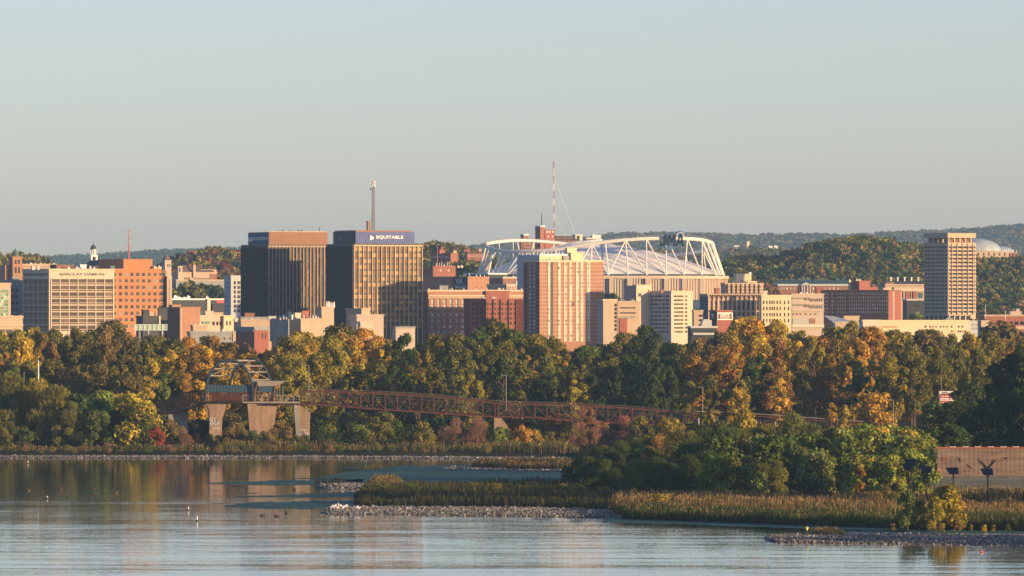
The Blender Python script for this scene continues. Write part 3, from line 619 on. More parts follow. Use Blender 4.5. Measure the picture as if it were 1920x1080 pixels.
b.block('p', 'roof_edge_block', 1072, 1074, 1100, 488, None, 'yellowish', 6); b.roofjunk([1018, 1024, 1030], 490, 'ltgrey', back=1, hmax=4)
# push windows out in front of the strips
b.blk['w'] = (0.0, -.24, b.xc); b.wins = [(a, f, u, z, w, h, m, ('w' if m == 'g_whitestrip' else bl), n, s_) for a, f, u, z, w, h, m, bl, n, s_ in b.wins]
b.blk['v'] = (-.2, 0.0, b.xc); b.wins = [(a, f, u, z, w, h, m, ('v' if f == 'L' else bl), n, s_) for a, f, u, z, w, h, m, bl, n, s_ in b.wins]
b.done()

# --- right of the brick tower
b = Bld('blank_tan_block', 'tan block with one column of dark windows right of the tall brick tower', 'building', 3500, 1120, 1131, 1157, 563.5, 'tan', 20, cope='cream')
b.win('R', [1154.3], [572+7.6*i for i in range(7)], 4.2, 5.4, 'g_shade'); b.done()
b = Bld('striped_garage', 'brick parking building with dark ribbon openings left of the hospital slab', 'parking building', 3520, 1150, 1158, 1200, 567.5, 'peach', 15)
b.band('opening', 'R', 1162, 1192, 576, 578.5, 'dark', .06); b.band('opening', 'R', 1162, 1192, 585.5, 588, 'dark', .06); b.band('grey_band', 'R', 1163, 1192, 593, 596.5, 'greyc', .06)
b.block('r', 'red_bay', 1161, 1162, 1176, 598, 640, 'redbrick', -.5); b.roofjunk([1163, 1172, 1180, 1184], 567, 'greyc', hmax=5); b.done()
b = Bld('ward_tower', 'pale hospital tower with rows of small windows before the stadium wall', 'hospital', 3600, 1206, 1259, 1300, 548, 'cream', 38, cope='cream')
b.band('side_cladding', 'L', 1259, 1207, 548.8, 640, 'ltgrey', .2); b.blk['L'] = (-.2, 0.0, b.xc)
ys = [555.5+7.4*i for i in range(10)]; b.win('L', lin(1211, 1252, 7), ys, 5.4, 3.4, 'g_dark', blk='L'); b.win('R', [1266, 1270.5, 1275, 1279.5], ys, 4.0, 3.2, 'g_brown'); b.win('R', [1287], ys, 4.6, 3.2, 'g_brown')
b.block('s', 'service_slab', 1186, 1194, 1223, 535, 640, 'cream', 16); b.roofjunk([1239, 1242, 1288, 1290, 1216], 548, 'orbrick', back=4, hmax=6, w=(2, 3))
mb = MB(); x0, y0, _ = b.blk['s']; mb.box(x0-.25, x0+.02, y0, y0+9, 0, b.zz(535.5)); mb.build('slab_side', M['greyc'], b.root); b.done()
b = Bld('blue_glass_annex', 'dark blue glass block tucked between the ward tower and pilastered building', 'building', 3750, 1288, 1300, 1330, 565, 'blued', 20); b.done()
b = Bld('balcony_block', 'small peach block with dark balcony slots below blue glass block', 'building', 3450, 1298, 1301, 1318, 584, 'peach', 12)
b.win('R', [1314], [592, 600.5, 609], 7, 3.8, 'g_shade'); b.done()
b = Bld('pilastered_building', 'tan pilastered building with tall narrow windows and rusty roof rail', 'building', 3700, 1313, 1327, 1428, 553.5, 'peach', 20, cope='peach')
xs = [1333.3+8.75*i for i in range(11)]
b.bars('pilaster', 'R', [1329]+[1337.7+8.75*i for i in range(11)], 4.0, 556, 640, 'peach', .7)
b.win('R', xs, [568], 3.8, 9, 'g_dark'); b.win('R', xs, [577.2], 3.8, 8, 'g_dark'); b.win('R', xs, [590, 600], 3.8, 8.5, 'g_dark'); b.band('sill_course', 'R', 1327, 1428, 582, 585, 'peach', .8)
b.bars('pipe', 'R', lin(1332, 1424, 22), .7, 552.5, 560, 'brownbrick', .9); b.band('side_glass', 'L', 1327, 1314, 556, 640, 'blued', .2)
b.block('c', 'red_chimney', 1340, 1342, 1350, 541.5, None, 'redbrick', 3); b.done()
b = Bld('terraced_brick_building', 'peach building wrapped in dark scaffold rails below the stadium corner', 'building', 4150, 1352, 1360, 1432, 533, 'peach', 20, cope='peach')
b.bars('bay', 'R', lin(1366, 1426, 8), 4.5, 532, 556, 'peach', 1.0)
for y in (537, 543, 549): b.band('rail', 'R', 1355, 1428, y, y+.9, 'bronze', 1.8)
b.win('R', [1361.5, 1371, 1381, 1390, 1400, 1409, 1419], [542], 2.6, 17, 'g_shade'); b.roofjunk([1385, 1401, 1409, 1378], 533, 'dark', hmax=3); b.done()
b = Bld('cream_lift_block', 'cream square block with small slots above the scaffolded building', 'building', 4300, 1376, 1380, 1409, 515.5, 'yellowish', 15, cope='yellowish')
b.win('R', [1389, 1392, 1402, 1406], [527], 1.8, 3, 'brownbrick'); b.block('t', 'roof_frame', 1404, 1405, 1408.5, 511.5, None, 'white', 2); b.block('w', 'lower_wing', 1371, 1373, 1419, 528, 545, 'yellowish', -1); b.done()
b = Bld('square_window_building', 'bright cream building with square windows right of the pilastered one', 'building', 3690, 1424, 1428, 1484.5, 555.5, 'yellowish', 12, cope='yellowish')
b.win('R', [1432, 1438, 1443.7, 1448, 1452, 1457.5, 1463.3, 1471.5, 1479], [567, 578.3, 590, 601], 2.6, 6.6, 'g_brown'); b.block('p', 'rooftop_unit', 1431, 1432, 1439, 546.5, None, 'pale', 3)
b.roofjunk([1445, 1452, 1462], 555, 'darkroof', hmax=3, w=(4, 9)); b.done()
b = Bld('overhanging_beige_building', 'beige block with overhanging storeys and two rows of slit windows', 'building', 3720, 1480, 1485, 1545, 553, 'beige', 12, cope='beige')
for r0 in (0, 13): 
    b.win('R', [1485.7+3.65*i for i in range(6)], [559.5+r0], 1.6, 2.6, 'g_shade'); b.win('R', [1508, 1511.5, 1515.5], [560.5+r0], 2, 5, 'g_shade'); b.win('R', [1519, 1522.5, 1526.5, 1530.5, 1534, 1537.5, 1541.3], [562.5+r0], 2, 6, 'g_shade')
b.band('soffit_band', 'R', 1485, 1545, 566.5, 570.5, 'beige', .5); b.band('soffit_band', 'R', 1485, 1545, 580, 584.5, 'beige', .8)
b.win('R', [1487, 1493.5, 1501, 1511, 1520, 1529], [589], 4.2, 2, 'g_shade'); b.band('glass_band', 'R', 1486, 1516, 597, 607, 'g_pale', .3); b.band('door_panel', 'R', 1518, 1529, 597, 607, 'brownpanel', .3)
b.band('base_band', 'R', 1485, 1545, 608, 614, 'pale', .9); b.roofjunk([1512, 1500, 1523, 1535], 553, 'white', back=3, hmax=4, w=(3, 9)); b.done()
# lantern works sign building
b = Bld('brick_sign_building', 'red brick block with white framed brown sign, below pilastered building', 'building', 3100, 1331.5, 1344, 1372.5, 584.5, 'redbrick', 24)
b.band('shade_painted_side', 'L', 1344, 1331.5, 585, 640, 'dark', .15)  # dark sheet on the left face, shade put into its colour
mb = MB(); U = lambda p: b.u('R', p); q = lambda y: b.zz(y)
mb.box(U(1344.5), U(1373.5), -.35, 0, q(600), q(586)); mb.box(U(1345.7), U(1372), -.42, -.3, q(598.2), q(587.7), 1); mb.box(U(1348.5), U(1369), -.47, -.3, q(597.8), q(588.4), 1)
mb.build('sign_board', [M['letterw'], M['brownbrick']], b.root)
text('DIETZ', 17.5*b.k/b.ct, 6*b.k, (U(1349.6), -.45, q(594.3)), 'R', M['letterw'], b.root, 'sign_lettering', .03)
text('LANTERNS', 18*b.k/b.ct, 2.4*b.k, (U(1349.3), -.47, q(597.7)), 'R', M['letterw'], b.root, 'sign_lettering', .01)
mb = MB(); b.rect(mb, 'L', b.u('L', 1342.5), b.u('L', 1335.5), b.zz(598.5), b.zz(587.5), .3); mb.build('side_mural', M['copper'], b.root)
mb = MB(); b.rect(mb, 'L', b.u('L', 1339.5), b.u('L', 1336), b.zz(591), b.zz(588.5), .36); b.rect(mb, 'L', b.u('L', 1338.5), b.u('L', 1336.8), b.zz(596), b.zz(592), .36); mb.build('side_mural_mark', M['letterw'], b.root)
b.done()
b = Bld('rooftop_plant_building', 'low dark building topped with white and grey rooftop plant left of brick sign block', 'building', 3000, 1290, 1296, 1345, 614.5, 'dark', 12, cope='ltgrey')
x = b.u('R', 1313); z = b.h; MB().slab([(x, z), (x+5, z), (x+5, z+3), (x+3.4, z+3.4), (x+1.6, z+3.4), (x+.8, z+.8)], 1, 4).build('roof_vent', M['ltgrey'], b.root)
b.band('white_fascia', 'R', 1299, 1345, 624, 628, 'ltgrey', .6); b.block('c', 'grey_cabin', 1321, 1323, 1334, 602, None, 'ltgrey', 5); b.done()

# --- classical hall, dark brick slab, chimneyed hall
b = Bld('classical_hall', 'long classical hall with green roof and white columned portico on the right', 'university building', 4800, 1455, 1458, 1600, 534.5, 'brownbrick', 8, cope='ltgrey')
b.band('entablature', 'R', 1458, 1600, 533.5, 536, 'ltgrey', .5); gable(b, 1458, 1600, 534, 525.5, 0, 16, 'green_roof', 'hipped_roof')
x0, x1 = b.u('R', 1500), b.u('R', 1521); MB().slab([(x0, b.zz(534.5)), (x1, b.zz(534.5)), ((x0+x1)/2, b.zz(529))], -2.2, .5).build('pediment', M['ltgrey'], b.root)
for p in (1503, 1507, 1513, 1518.5): MB().tube([(b.u('R', p), -1.6, b.zz(551)), (b.u('R', p), -1.6, b.zz(534.6))], .38, 8).build('column', M['ltgrey'], b.root)
b.win('R', [1464, 1470, 1476, 1483, 1490, 1526, 1533, 1540, 1548, 1556, 1564, 1572], [541], 1.8, 4, 'g_pale'); b.win('R', [1468, 1478], [547], 2, 3, 'red')
b.roofjunk([1482, 1497, 1505, 1512, 1528, 1537, 1548, 1570, 1580], 527, 'green_roof', back=8, hmax=5, w=(5, 11)); b.done()
b = Bld('red_roof_hut', 'small red roof block in front of the classical hall', 'building', 4600, 1529, 1531, 1545.5, 540, 'redbrick', 12); b.done()
b = Bld('long_brick_slab', 'long shaded brick slab with pale window dots and bright red end wall', 'apartment building', 3900, 1543, 1666, 1691.5, 546, 'redbrick', 60, cope='brownbrick')
b.band('shade_painted_side', 'L', 1666, 1544, 546.5, 640, 'brownbrick', .2); b.blk['L'] = (-.2, 0., b.xc)  # left face in a darker brick colour that stands in for shade
for px_, n in ((1549.5, 1), (1554, 1), (1563.5, 1)): b.win('L', [px_], [551+6.9*i for i in range(7)], 2.6, 2.6, 'g_pale', blk='L')
b.win('L', [1574, 1578.5, 1582.5, 1587], [551+6.9*i for i in range(6)], 1.3, 3.4, 'g_pale', blk='L'); b.win('L', [1595+4.27*i for i in range(17)], [550.5+6.9*i for i in range(6)], 1.3, 3.6, 'g_pale', blk='L')
b.win('R', [1676.5], [548+3.25*i for i in range(17)], 1.8, 1.7, 'letterw', name='stair_window')
b.block('k', 'end_notch', 1673, 1673.5, 1677.5, 540, 546, 'dark', 0.3); b.done()
b = Bld('upper_red_block', 'square red brick block with shaded left face above the long slab', 'building', 4300, 1597, 1611, 1632, 528.5, 'redbrick', 35); b.block('w', 'low_wing', 1630, 1631, 1646, 539, 560, 'redbrick', .3)
b.roofjunk([1606, 1612, 1592], 528, 'yellowish', hmax=4, w=(3, 6)); b.block('l', 'stair_core', 1591, 1593, 1597, 529, 560, 'tan', 6); b.done()
b = Bld('chimneyed_hall', 'brick hall with five white chimneys and slate roof left of the tall tan tower', 'university building', 4500, 1650, 1660, 1740, 535, 'peach', 12, cope='cream')
x0, x1 = 0, b.w; z1, z2 = b.h, b.zz(527); MB().hexa([(-.5, -.5, z1), (x1, -.5, z1), (x1, 14, z1), (-.5, 14, z1), (2, 4, z2), (x1, 4, z2), (x1, 10, z2), (2, 10, z2)]).build('slate_roof', M['darkroof'], b.root)
for p in (1671.5, 1684.5, 1697.5, 1710.5, 1723.5): b.block('ch%d' % p, 'chimney', p-1.3, p-.9, p+1.3, 520.5, 530, 'white', 5)
b.block('d', 'dormer_wall', 1658, 1661, 1677, 530, 536, 'brownbrick', .5); b.win('R', list(lin(1686, 1706, 10))+list(lin(1716, 1734, 8)), [534], 1.0, 4, 'g_shade'); b.band('parapet_band', 'R', 1660, 1740, 541, 546, 'cream', .6)
b.bars('brick_bay', 'R', [1702, 1716], 7, 546, 560, 'redbrick', .4); b.win('R', [1693, 1698.5, 1707.5, 1711.5], [553], 2.4, 13, 'g_shade'); b.win('R', [1726], [554], 10, 11, 'green_roof', name='glass_bay')
b.block('c', 'cream_terrace', 1654, 1656, 1672, 541, 548, 'cream', -1.5); b.done()
b = Bld('teal_pavilion', 'low teal glazed pavilion among trees left of the tall tan tower', 'building', 4250, 1694, 1700, 1738, 563, 'dark', 12, cope='ltgrey')
b.win('R', [1717, 1722], [574], 2.4, 5, 'g_shade'); b.done()

# --- tall tan tower
b = Bld('tall_tan_tower', 'tall tan residential tower with open colonnade under its flat top, far right', 'residential tower', 4200, 1736, 1777.5, 1832, 455, 'tan', 35, cope='none')
b.h2 = 0
b.block('cap', 'roof_cap', 1736, 1777, 1832, 438, 446, 'tan', -.2); b.block('core', 'top_storey_core', 1744, 1779, 1824, 446, 456, 'brownbrick', 4, cope=False)
capc = MB()
for p in lin(1780, 1823.5, 5): x = b.u('R', p); capc.box(x-.45, x+.45, .3, 1.3, b.zz(455), b.zz(446))
for p in lin(1743, 1774, 5): y = b.u('L', p); capc.box(.3, 1.3, y-.6, y+.6, b.zz(455), b.zz(446))
capc.build('top_colonnade', M['tan'], b.root)
fy = [463.5+7.12*i for i in range(18)]
b.win('R', [1778.8+2.2, 1789, 1799.6, 1810, 1820.5, 1829.2][1:5], fy, 7.6, 3.5, 'g_shade'); b.win('R', [1781, 1829], fy, 4, 3.1, 'g_dark')
b.win('L', [1739.5, 1744, 1749, 1753.5, 1759, 1764, 1769, 1774], fy, 3.2, 3.0, 'g_shade')
b.bars('fin', 'R', [1784, 1794.3, 1804.8, 1815.2, 1825.6], 0.9, 457, 590, 'peach', .9)
mb = MB()
for y in fy:
    b.rect(mb, 'R', b.u('R', 1777.6), b.u('R', 1832), b.zz(y-3.9), b.zz(y-1.8), .45); b.rect(mb, 'L', b.u('L', 1777), b.u('L', 1736.3), b.zz(y-3.9), b.zz(y-1.8), .45)
mb.build('balcony_band', M['tan'], b.root)
b.bars('base_pier', 'R', [1779.5, 1789.5, 1800, 1811, 1821.5], 2.2, 589.5, 625, 'tan', .5); b.win('R', [1784, 1795, 1805.5, 1816], [598], 7.5, 12, 'g_shade', name='base_glazing'); b.win('L', lin(1741, 1773, 5), [598], 5, 12, 'g_shade', name='base_glazing'); b.done()
b = Bld('long_cream_building', 'long low bright cream building with coloured window squares below tall tan tower', 'building', 3250, 1630, 1650, 1818.5, 603, 'yellowish', 12, cope='yellowish')
xs = [1736.5, 1740.5, 1745.5, 1751, 1756.5, 1761, 1765.5, 1771, 1777, 1781.5, 1786, 1794, 1799.5, 1803, 1806.5, 1812.5]
b.win('R', xs[::2], [612.5], 3.2, 3.6, 'g_dark'); b.win('R', [1736, 1751, 1765, 1777.5], [612.5], 3.2, 3.6, 'orange'); b.win('R', [1745.5, 1771], [612.5], 2.8, 3.6, 'g_green')
b.win('R', lin(1655, 1680, 6), [613], 3, 3.6, 'orange'); b.win('R', [1786, 1803, 1799, 1812], [621.5], 3.2, 3.6, 'g_dark'); b.win('R', [1790, 1807.5], [621.5], 3, 3.6, 'orange')
b.block('e', 'grey_end', 1818, 1819, 1843, 602.5, 640, 'ltgrey', .6); b.block('f', 'tan_end', 1840.5, 1842, 1859, 602, 640, 'beige', -.6); b.win('R', [1827, 1835], [609, 616], 6, 3, 'greyc', blk='e')
b.block('u', 'rooftop_box', 1774, 1776, 1788, 598, None, 'greyc', 1.5)
b.done()
b = Bld('slanted_roof_building', 'low building with slanted pale grey roof in front of the brick slab', 'building', 3300, 1560, 1566, 1620, 606, 'tan', 15)
x0 = 0; MB().hexa([(-1, 0, b.h+.2), (b.u('R', 1598), 0, b.h+.2), (b.u('R', 1594), 14, b.zz(595)), (-1, 14, b.zz(592)), (-1, 0, b.h+.6), (b.u('R', 1598), 0, b.h+.6), (b.u('R', 1594), 14, b.zz(594.4)), (-1, 14, b.zz(591.4))]).build('slanted_roof', M['ltgrey'], b.root)
b.block('o', 'peach_block', 1583, 1585, 1614, 593.5, 606, 'peach', 10); b.done()
b = Bld('pale_bank_building', 'thin strip of white building above the orange trees right of beige block', 'building', 3150, 1612, 1618, 1650, 602.5, 'pale', 12); b.done()
b = Bld('low_red_building', 'low red roofed building with lamp masts at the right edge', 'building', 3700, 1836, 1846, 2000, 592.5, 'brick', 10, cope='peach')
b.block('h', 'rooftop_plant', 1893, 1896, 1917, 585, None, 'beige', 4); b.block('h2', 'rooftop_plant', 1906, 1908, 1914, 580, None, 'beige', 6); b.win('R', lin(1896, 1950, 6), [606], 8, 6, 'g_shade'); b.band('peach_base', 'R', 1896, 1990, 611, 618, 'peach', .8); b.done()

# --- pale far domes
for i, (px, hw, yt, yb, lab) in enumerate(((1832, 46, 447, 472, 'large pale blue dome over brick hall behind the tall tan tower'), (1872, 30, 461, 474, 'smaller grey dome right of the large pale dome'))):
    Y = 6050+i*60; z0 = H(X(px, Y), Y)-2; r = thing('domed_hall', lab, 'domed hall', (X(px, Y), Y, z0), R(15)); k = Y/F; q = lambda py: Z(py, Y)-z0
    zb, zt = q(yb), q(yt); rr = hw*k
    MB().lathe((0, 0, zb), [(rr*math.cos(t), (zt-zb)*math.sin(t)) for t in lin(0, math.pi/2*.97, 9)], 28).build('dome', M['paledome'], r, smooth=True)
    w = rr*(.98 if i else 1.02); MB().box(-w, w, -w, w, 0, zb+.05).build('wall', M['brick' if i else 'peach'], r)
    mb = MB()
    for j in range(9): mb.box(-w+.8+j*w*.22, -w+1.8+j*w*.22, -w-.1, -w+.1, zb-3.4, zb-1)
    mb.build('window_row', M['g_shade'], r)
    if i:
        for p in (1884, 1888.5, 1893, 1899): MB().tube([((p-px)*k, -w+2, zb), ((p-px)*k, -w+2, zb+random.uniform(1.5, 4))], .4, 5).build('roof_vent', M['white'], r)

# --- hilltop buildings behind the stadium rim
b = Bld('hilltop_brick_tower', 'dark red brick hilltop tower with lower white windowed wing above the stadium rim', 'building', 5350, 1003.5, 1013, 1021, 425, 'brick', 40, cope='white')
b.block('w', 'lower_wing', 1021, 1022, 1040.5, 431, 470, 'redbrick', 1); b.win('R', [1026, 1031, 1036.5], [434.5], 2.2, 3, 'letterw', blk='w'); b.win('R', [1028, 1036], [443.5], 2.2, 4, 'cream', blk='w')
b.mast('antenna', 1015.5, 400, 425, .35, 'black', back=3); b.done()
b = Bld('hilltop_dark_slab', 'long dark hilltop slab seen through the stadium rim', 'building', 5400, 975, 977, 1085, 450, 'brownbrick', 8, cope='darkroof')
b.win('R', lin(985, 1070, 12), [457, 464], 1.6, 3, 'cream'); b.done()
b = Bld('hilltop_long_roof', 'low dark hilltop roof with white units right of the brick tower', 'building', 5450, 1040, 1042, 1078, 444.5, 'brownbrick', 8, cope='darkroof')
b.roofjunk([1044, 1050, 1056, 1063], 444, 'pale', hmax=2.4); b.done()
b = Bld('hilltop_white_block', 'white and dark hilltop block between long roof and brick block', 'building', 5420, 1074, 1079, 1092, 441.5, 'pale', 30)
b.block('d', 'dark_column', 1083, 1084, 1087, 443, 455, 'dark', -1); b.done()
b = Bld('hilltop_red_block', 'small red hilltop block with white upper storey left of the wooded ridge', 'building', 5430, 1098, 1100, 1123, 447.5, 'redbrick', 10, cope='white')
b.block('u', 'upper_storey', 1110, 1111, 1127, 441, None, 'white', 2); b.win('R', [1103, 1110, 1117], [451], 3, 2.6, 'letterw'); b.mast('antenna', 1113, 437, 441, .3, 'white'); b.done()
b = Bld('hilltop_small_block', 'small dark hilltop block with white cap left of the brick tower', 'building', 5420, 976, 982, 991, 441, 'brownbrick', 35, cope='white'); b.mast('antenna', 989, 437, 441, .4, 'white'); b.done()
b = Bld('hillside_dormitory', 'red brick dormitory with white dormers among hillside trees left of stadium', 'dormitory', 5300, 808, 845, 858, 476, 'brick', 50, cope='brownbrick')
b.win('L', lin(812, 842, 8), [482], 2.4, 2.4, 'g_pale'); b.block('a', 'stair_block', 822, 824, 834, 469, None, 'redbrick', 8); b.block('a2', 'chimney', 826, 827, 829.5, 463.5, 470, 'redbrick', 10); b.block('c', 'white_gable', 849, 850, 856, 471, None, 'peach', 3); b.done()
b = Bld('hillside_residence', 'long brick residence beside the left stadium rim', 'dormitory', 5350, 872, 876, 912, 474, 'brick', 15, cope='darkroof')
b.win('R', lin(879, 908, 8), [480], 2, 2.2, 'g_pale'); b.block('a', 'roof_block', 868, 870, 882, 468, None, 'redbrick', 6); b.block('b', 'chimney', 897, 898, 903, 467, None, 'peach', 4); b.done()
# small pale houses far on the wooded ridge
for i, (px, py, w, h, lab) in enumerate(((1403, 457, 5, 9, 'narrow tan house tower on the distant wooded ridge'), (1381, 462, 10, 3, 'low white house on distant ridge left of tan house tower'), (1445, 463, 8, 4, 'white house cluster left part on distant ridge, right of tan tower'), (1455, 462, 7, 3, 'small white house at the right end of distant ridge cluster'))):
    Y = 10450; x = X(px, Y); k = Y/F; z0 = H(x, Y)-1; r = thing('distant_house', lab, 'house', (x, Y, z0), R(15), 'houses on the distant ridge'); zt = Z(py-h/2, Y)-z0
    MB().box(-w*k/2, w*k/2, 0, 8, 0, zt).build('wall', M['yellowish' if i == 0 else 'white'], r)
    MB().hexa([(-w*k/2-.3, -.3, zt), (w*k/2+.3, -.3, zt), (w*k/2+.3, 8.3, zt), (-w*k/2-.3, 8.3, zt), (-w*k/4, 3.8, zt+1.4), (w*k/4, 3.8, zt+1.4), (w*k/4, 4.2, zt+1.4), (-w*k/4, 4.2, zt+1.4)]).build('roof', M['roof'], r)

# ------------------------------------------------------------------ tall radio mast
Y = 5600; x = X(1038.5, Y); z0 = H(x, Y)-1; r = thing('radio_mast', 'tall thin red and white guyed radio mast behind the stadium', 'radio mast', (x, Y, z0)); q = lambda py: Z(py, Y)-z0
ysm = lin(302, 470, 13)
mb = MB()
for i in range(12): mb.tube([(0, 0, q(ysm[i+1])), (0, 0, q(ysm[i]))], [.4, .38], 4, mi=i % 2)
mb.tube([(0, 0, 0), (0, 0, q(470))], .6, 4, 1)
for i in range(7): mb.tube([(-1.1, 0, q(306+4*i)), (.4, 0, q(306+4*i))], .28, 4, 0)
mb.build('mast', [M['mast'], M['white']], r)
g = MB()
for a in (0.4, 2.5, 4.6):
    for zz_ in (330, 400): g.tube([(0, 0, q(zz_)), (38*math.cos(a), 38*math.sin(a), 1)], .05, 3)
g.build('guy_wire', M['grey_metal'], r)
# ------------------------------------------------------------------ stadium
YS = 5000; CX = X(1131.5, YS); SA = 237.5/F*YS; SB = 66.0; z0 = 44.0; kS = YS/F
st_ = thing('stadium', 'huge white roofed stadium ringed by a white steel truss on the hill', 'stadium', (CX, YS+60, z0), 0)
q = lambda py: Z(py, YS)-z0
def sup(t, a, b, e=2.8):
    c, s = math.cos(t), math.sin(t); return (a*math.copysign(abs(c)**(2/e), c), b*math.copysign(abs(s)**(2/e), s))
N = 96; ang = [2*math.pi*i/N for i in range(N)]
MB().prism([sup(t, SA*.985, SB*.985) for t in ang], 0, q(520)).build('wall', M['brownpanel'], st_)  # wall coloured dark brown for the shade between piers and fins
MB().prism([sup(t, SA+.8, SB+.8) for t in ang], q(522.5), q(517)).build('fascia', M['cream'], st_)
# the front wall: piers and fine fins
XL = lambda px: (px-1131.5)*kS
def yfront(x, a=SA*.985, b=SB*.985, e=2.8): return -b*(max(0, 1-abs(x/a)**e))**(1/e)
for p in (1146, 1180, 1214, 1249, 1283, 1317, 1350):
    x = XL(p); y = yfront(x); MB().box(x-1.5, x+1.5, y-2.6, y+1, 0, q(522.5)).build('pier', M['cream'], st_)
mb = MB()
for p in np.arange(1118, 1372, 5.1):
    x = XL(p); y = yfront(x); mb.box(x-.55, x+.55, y-.7, y+.5, 0, q(522.5))
mb.build('wall_fins', M['pale'], st_)
# fabric roof
NU, NV = 96, 26; vs = []; 
for j in range(NV+1):
    r = 1-j/NV
    for i in range(NU):
        t = 2*math.pi*i/NU; x, y = sup(t, SA*.97*r, SB*.97*r, 2.0+.8*r)
        zc = (1-r**1.7)*20.5*(1-.10*math.cos(t))
        if r < .86: zc += .75*abs(math.sin(8*t*.5+.3))*(1-r)*2.2*min(1, (0.86-r)*6)
        zc += .9*abs(math.sin(x*.115+.6))*abs(math.sin(y*.13+.4))*min(1, (1-r)*3)
        vs.append((x, y, q(514)+zc))
me = bpy.data.meshes.new('fabric_roof'); me.from_pydata(vs, [], [(j*NU+i, j*NU+(i+1) % NU, (j+1)*NU+(i+1) % NU, (j+1)*NU+i) for j in range(NV) for i in range(NU)])
me.materials.append(M['whitem']); me.update(); me.shade_smooth(); link('fabric_roof', me, st_)
cb = MB()
for i in range(0, NU, 6):
    cb.tube([(vs[j*NU+i][0], vs[j*NU+i][1], vs[j*NU+i][2]+.25) for j in range(0, 22, 3)], .16, 3)
cb.build('roof_cable', M['grey_metal'], st_)
# crown ring, walked anticlockwise: front edge left to right, then the far edge back
RING_F = [(911, 458), (914, 464), (925, 468), (950, 471.5), (985, 471.5), (1020, 470), (1060, 465.5), (1110, 457), (1160, 451), (1212, 447.5), (1250, 447), (1290, 447.5), (1318, 450), (1334, 454), (1341, 459)]
RING_B = [(1340, 463), (1325, 469), (1300, 474), (1265, 478), (1220, 478), (1170, 473), (1120, 467), (1090, 461.5), (1060, 457), (1020, 453), (985, 451), (955, 451.5), (930, 454), (917, 456)]
def ringpts():
    out = []
    for tab, sg in ((RING_F, -1), (RING_B, 1)):
        for px, py in tab:
            x = XL(px)*1.0; a = XL(1341)+.3
            xc_ = (XL(911)+XL(1341))/2; hw = (XL(1341)-XL(911))/2+.4
            y = sg*SB*.86*(max(0, 1-abs((x-xc_)/hw)**2.6))**(1/2.6)
            out.append(Vector((x, y, Z(py, YS+60+y)-z0)))
    return out
RP = ringpts(); nR = len(RP)
# resample smoothly
from mathutils.geometry import interpolate_bezier
sm = []
for i in range(nR):
    p0, p1, p2, p3 = RP[i-1], RP[i], RP[(i+1) % nR], RP[(i+2) % nR]
    for s_ in (0, .25, .5, .75):
        s2, s3 = s_*s_, s_**3
        sm.append(0.5*((2*p1)+(-p0+p2)*s_+(2*p0-5*p1+4*p2-p3)*s2+(-p0+3*p1-3*p2+p3)*s3))
MB().tube(sm+[sm[0]], 1.25, 8, cap=False).build('crown_ring', M['steelw'], st_, smooth=True)
def ring_at(px, front=True):
    best = None
    for p in sm:
        if (p.y < 0) != front: continue
        d = abs(p.x-XL(px))
        if best is None or d < best[0]: best = (d, p)
    return best[1]
def base_at(px, front=True):
    x = XL(px); y = yfront(x, SA*.97, SB*.97); return Vector((x, y if front else -y, q(516)))
legs = [(1107, 1107), (1141, 1141), (1177, 1177), (1213, 1212), (1250, 1248), (1290, 1283), (1318, 1317)]
for tp, bp in legs: MB().tube([ring_at(tp), base_at(bp)], .5, 6).build('truss_leg', M['steelw'], st_)
for tp, bp in ((1107, 1140), (1177, 1140), (1177, 1213), (1213, 1249), (1250, 1283), (1290, 1317), (1107, 1075), (1040, 1075), (1320, 1345), (1326, 1352), (1337, 1358), (1341, 1361)):
    MB().tube([ring_at(tp), base_at(bp)], .5 if tp < 1300 else .8, 6).build('truss_brace', M['steelw'], st_)
for tp, bp in ((912, 895), (916, 899), (925, 901), (930, 905), (945, 921), (950, 930), (962, 924), (925, 914), (972, 948), (990, 950), (1000, 985), (1020, 985)):
    MB().tube([ring_at(tp), base_at(bp)], .75 if tp < 935 else .5, 6).build('truss_leg', M['steelw'], st_)
for tp, bp in ((936, 938), (965, 962), (968, 985), (1004, 1000), (1004, 985), (1042, 1045), (1044, 1030), (1341, 1352), (1325, 1332), (1325, 1348), (1290, 1300)):
    MB().tube([ring_at(tp, False), base_at(bp, False)], .45, 6).build('far_truss_leg', M['steelw'], st_)
rl = MB()
for i in range(0, len(sm)): rl.tube([sm[i]+Vector((0, 0, 1.2)), sm[i]+Vector((0, 0, 2.0))], .07, 3)
rl.tube([p+Vector((0, 0, 2.0)) for p in sm], .08, 3); rl.build('ring_handrail', M['galv'], st_)
# letters on the ring
p = ring_at(1260); yy = p.y-2.2
def stext(body, pa, pb, yb, yt, m, bold, nm): text(body, (pb-pa)*kS, (yb-yt)*kS, (XL(pa), yy, q(yb)), 'R', M[m], st_, nm, bold, .8)
yy = min(ring_at(v_).y for v_ in range(1236, 1286, 4))-2.2
def glyph(px0, w_, polys):
    mb = MB(); h_ = (461-440)*kS
    for P0 in polys: mb.slab([(XL(px0)+(u_*w_)*kS+v_*h_*.07, q(461)+v_*h_) for u_, v_ in P0], yy-.35, yy+.25)
    mb.build('ring_sign_letter', M['navy'], st_)
glyph(1236.3, 12.8, [[(.0, .0), (.75, .0), (.98, .15), (.98, 1), (.55, 1), (.55, .28), (.0, .28)], [(0, .28), (.3, .28), (.3, .42), (.0, .42)]])
glyph(1250.6, 16, [[(0, 0), (.28, 0), (.28, 1), (0, 1)], [(.72, 0), (1, 0), (1, 1), (.72, 1)], [(.2, 1), (.28, .55), (.5, .15), (.5, .62), (.34, 1)], [(.66, 1), (.5, .62), (.5, .15), (.72, .55), (.8, 1)]])
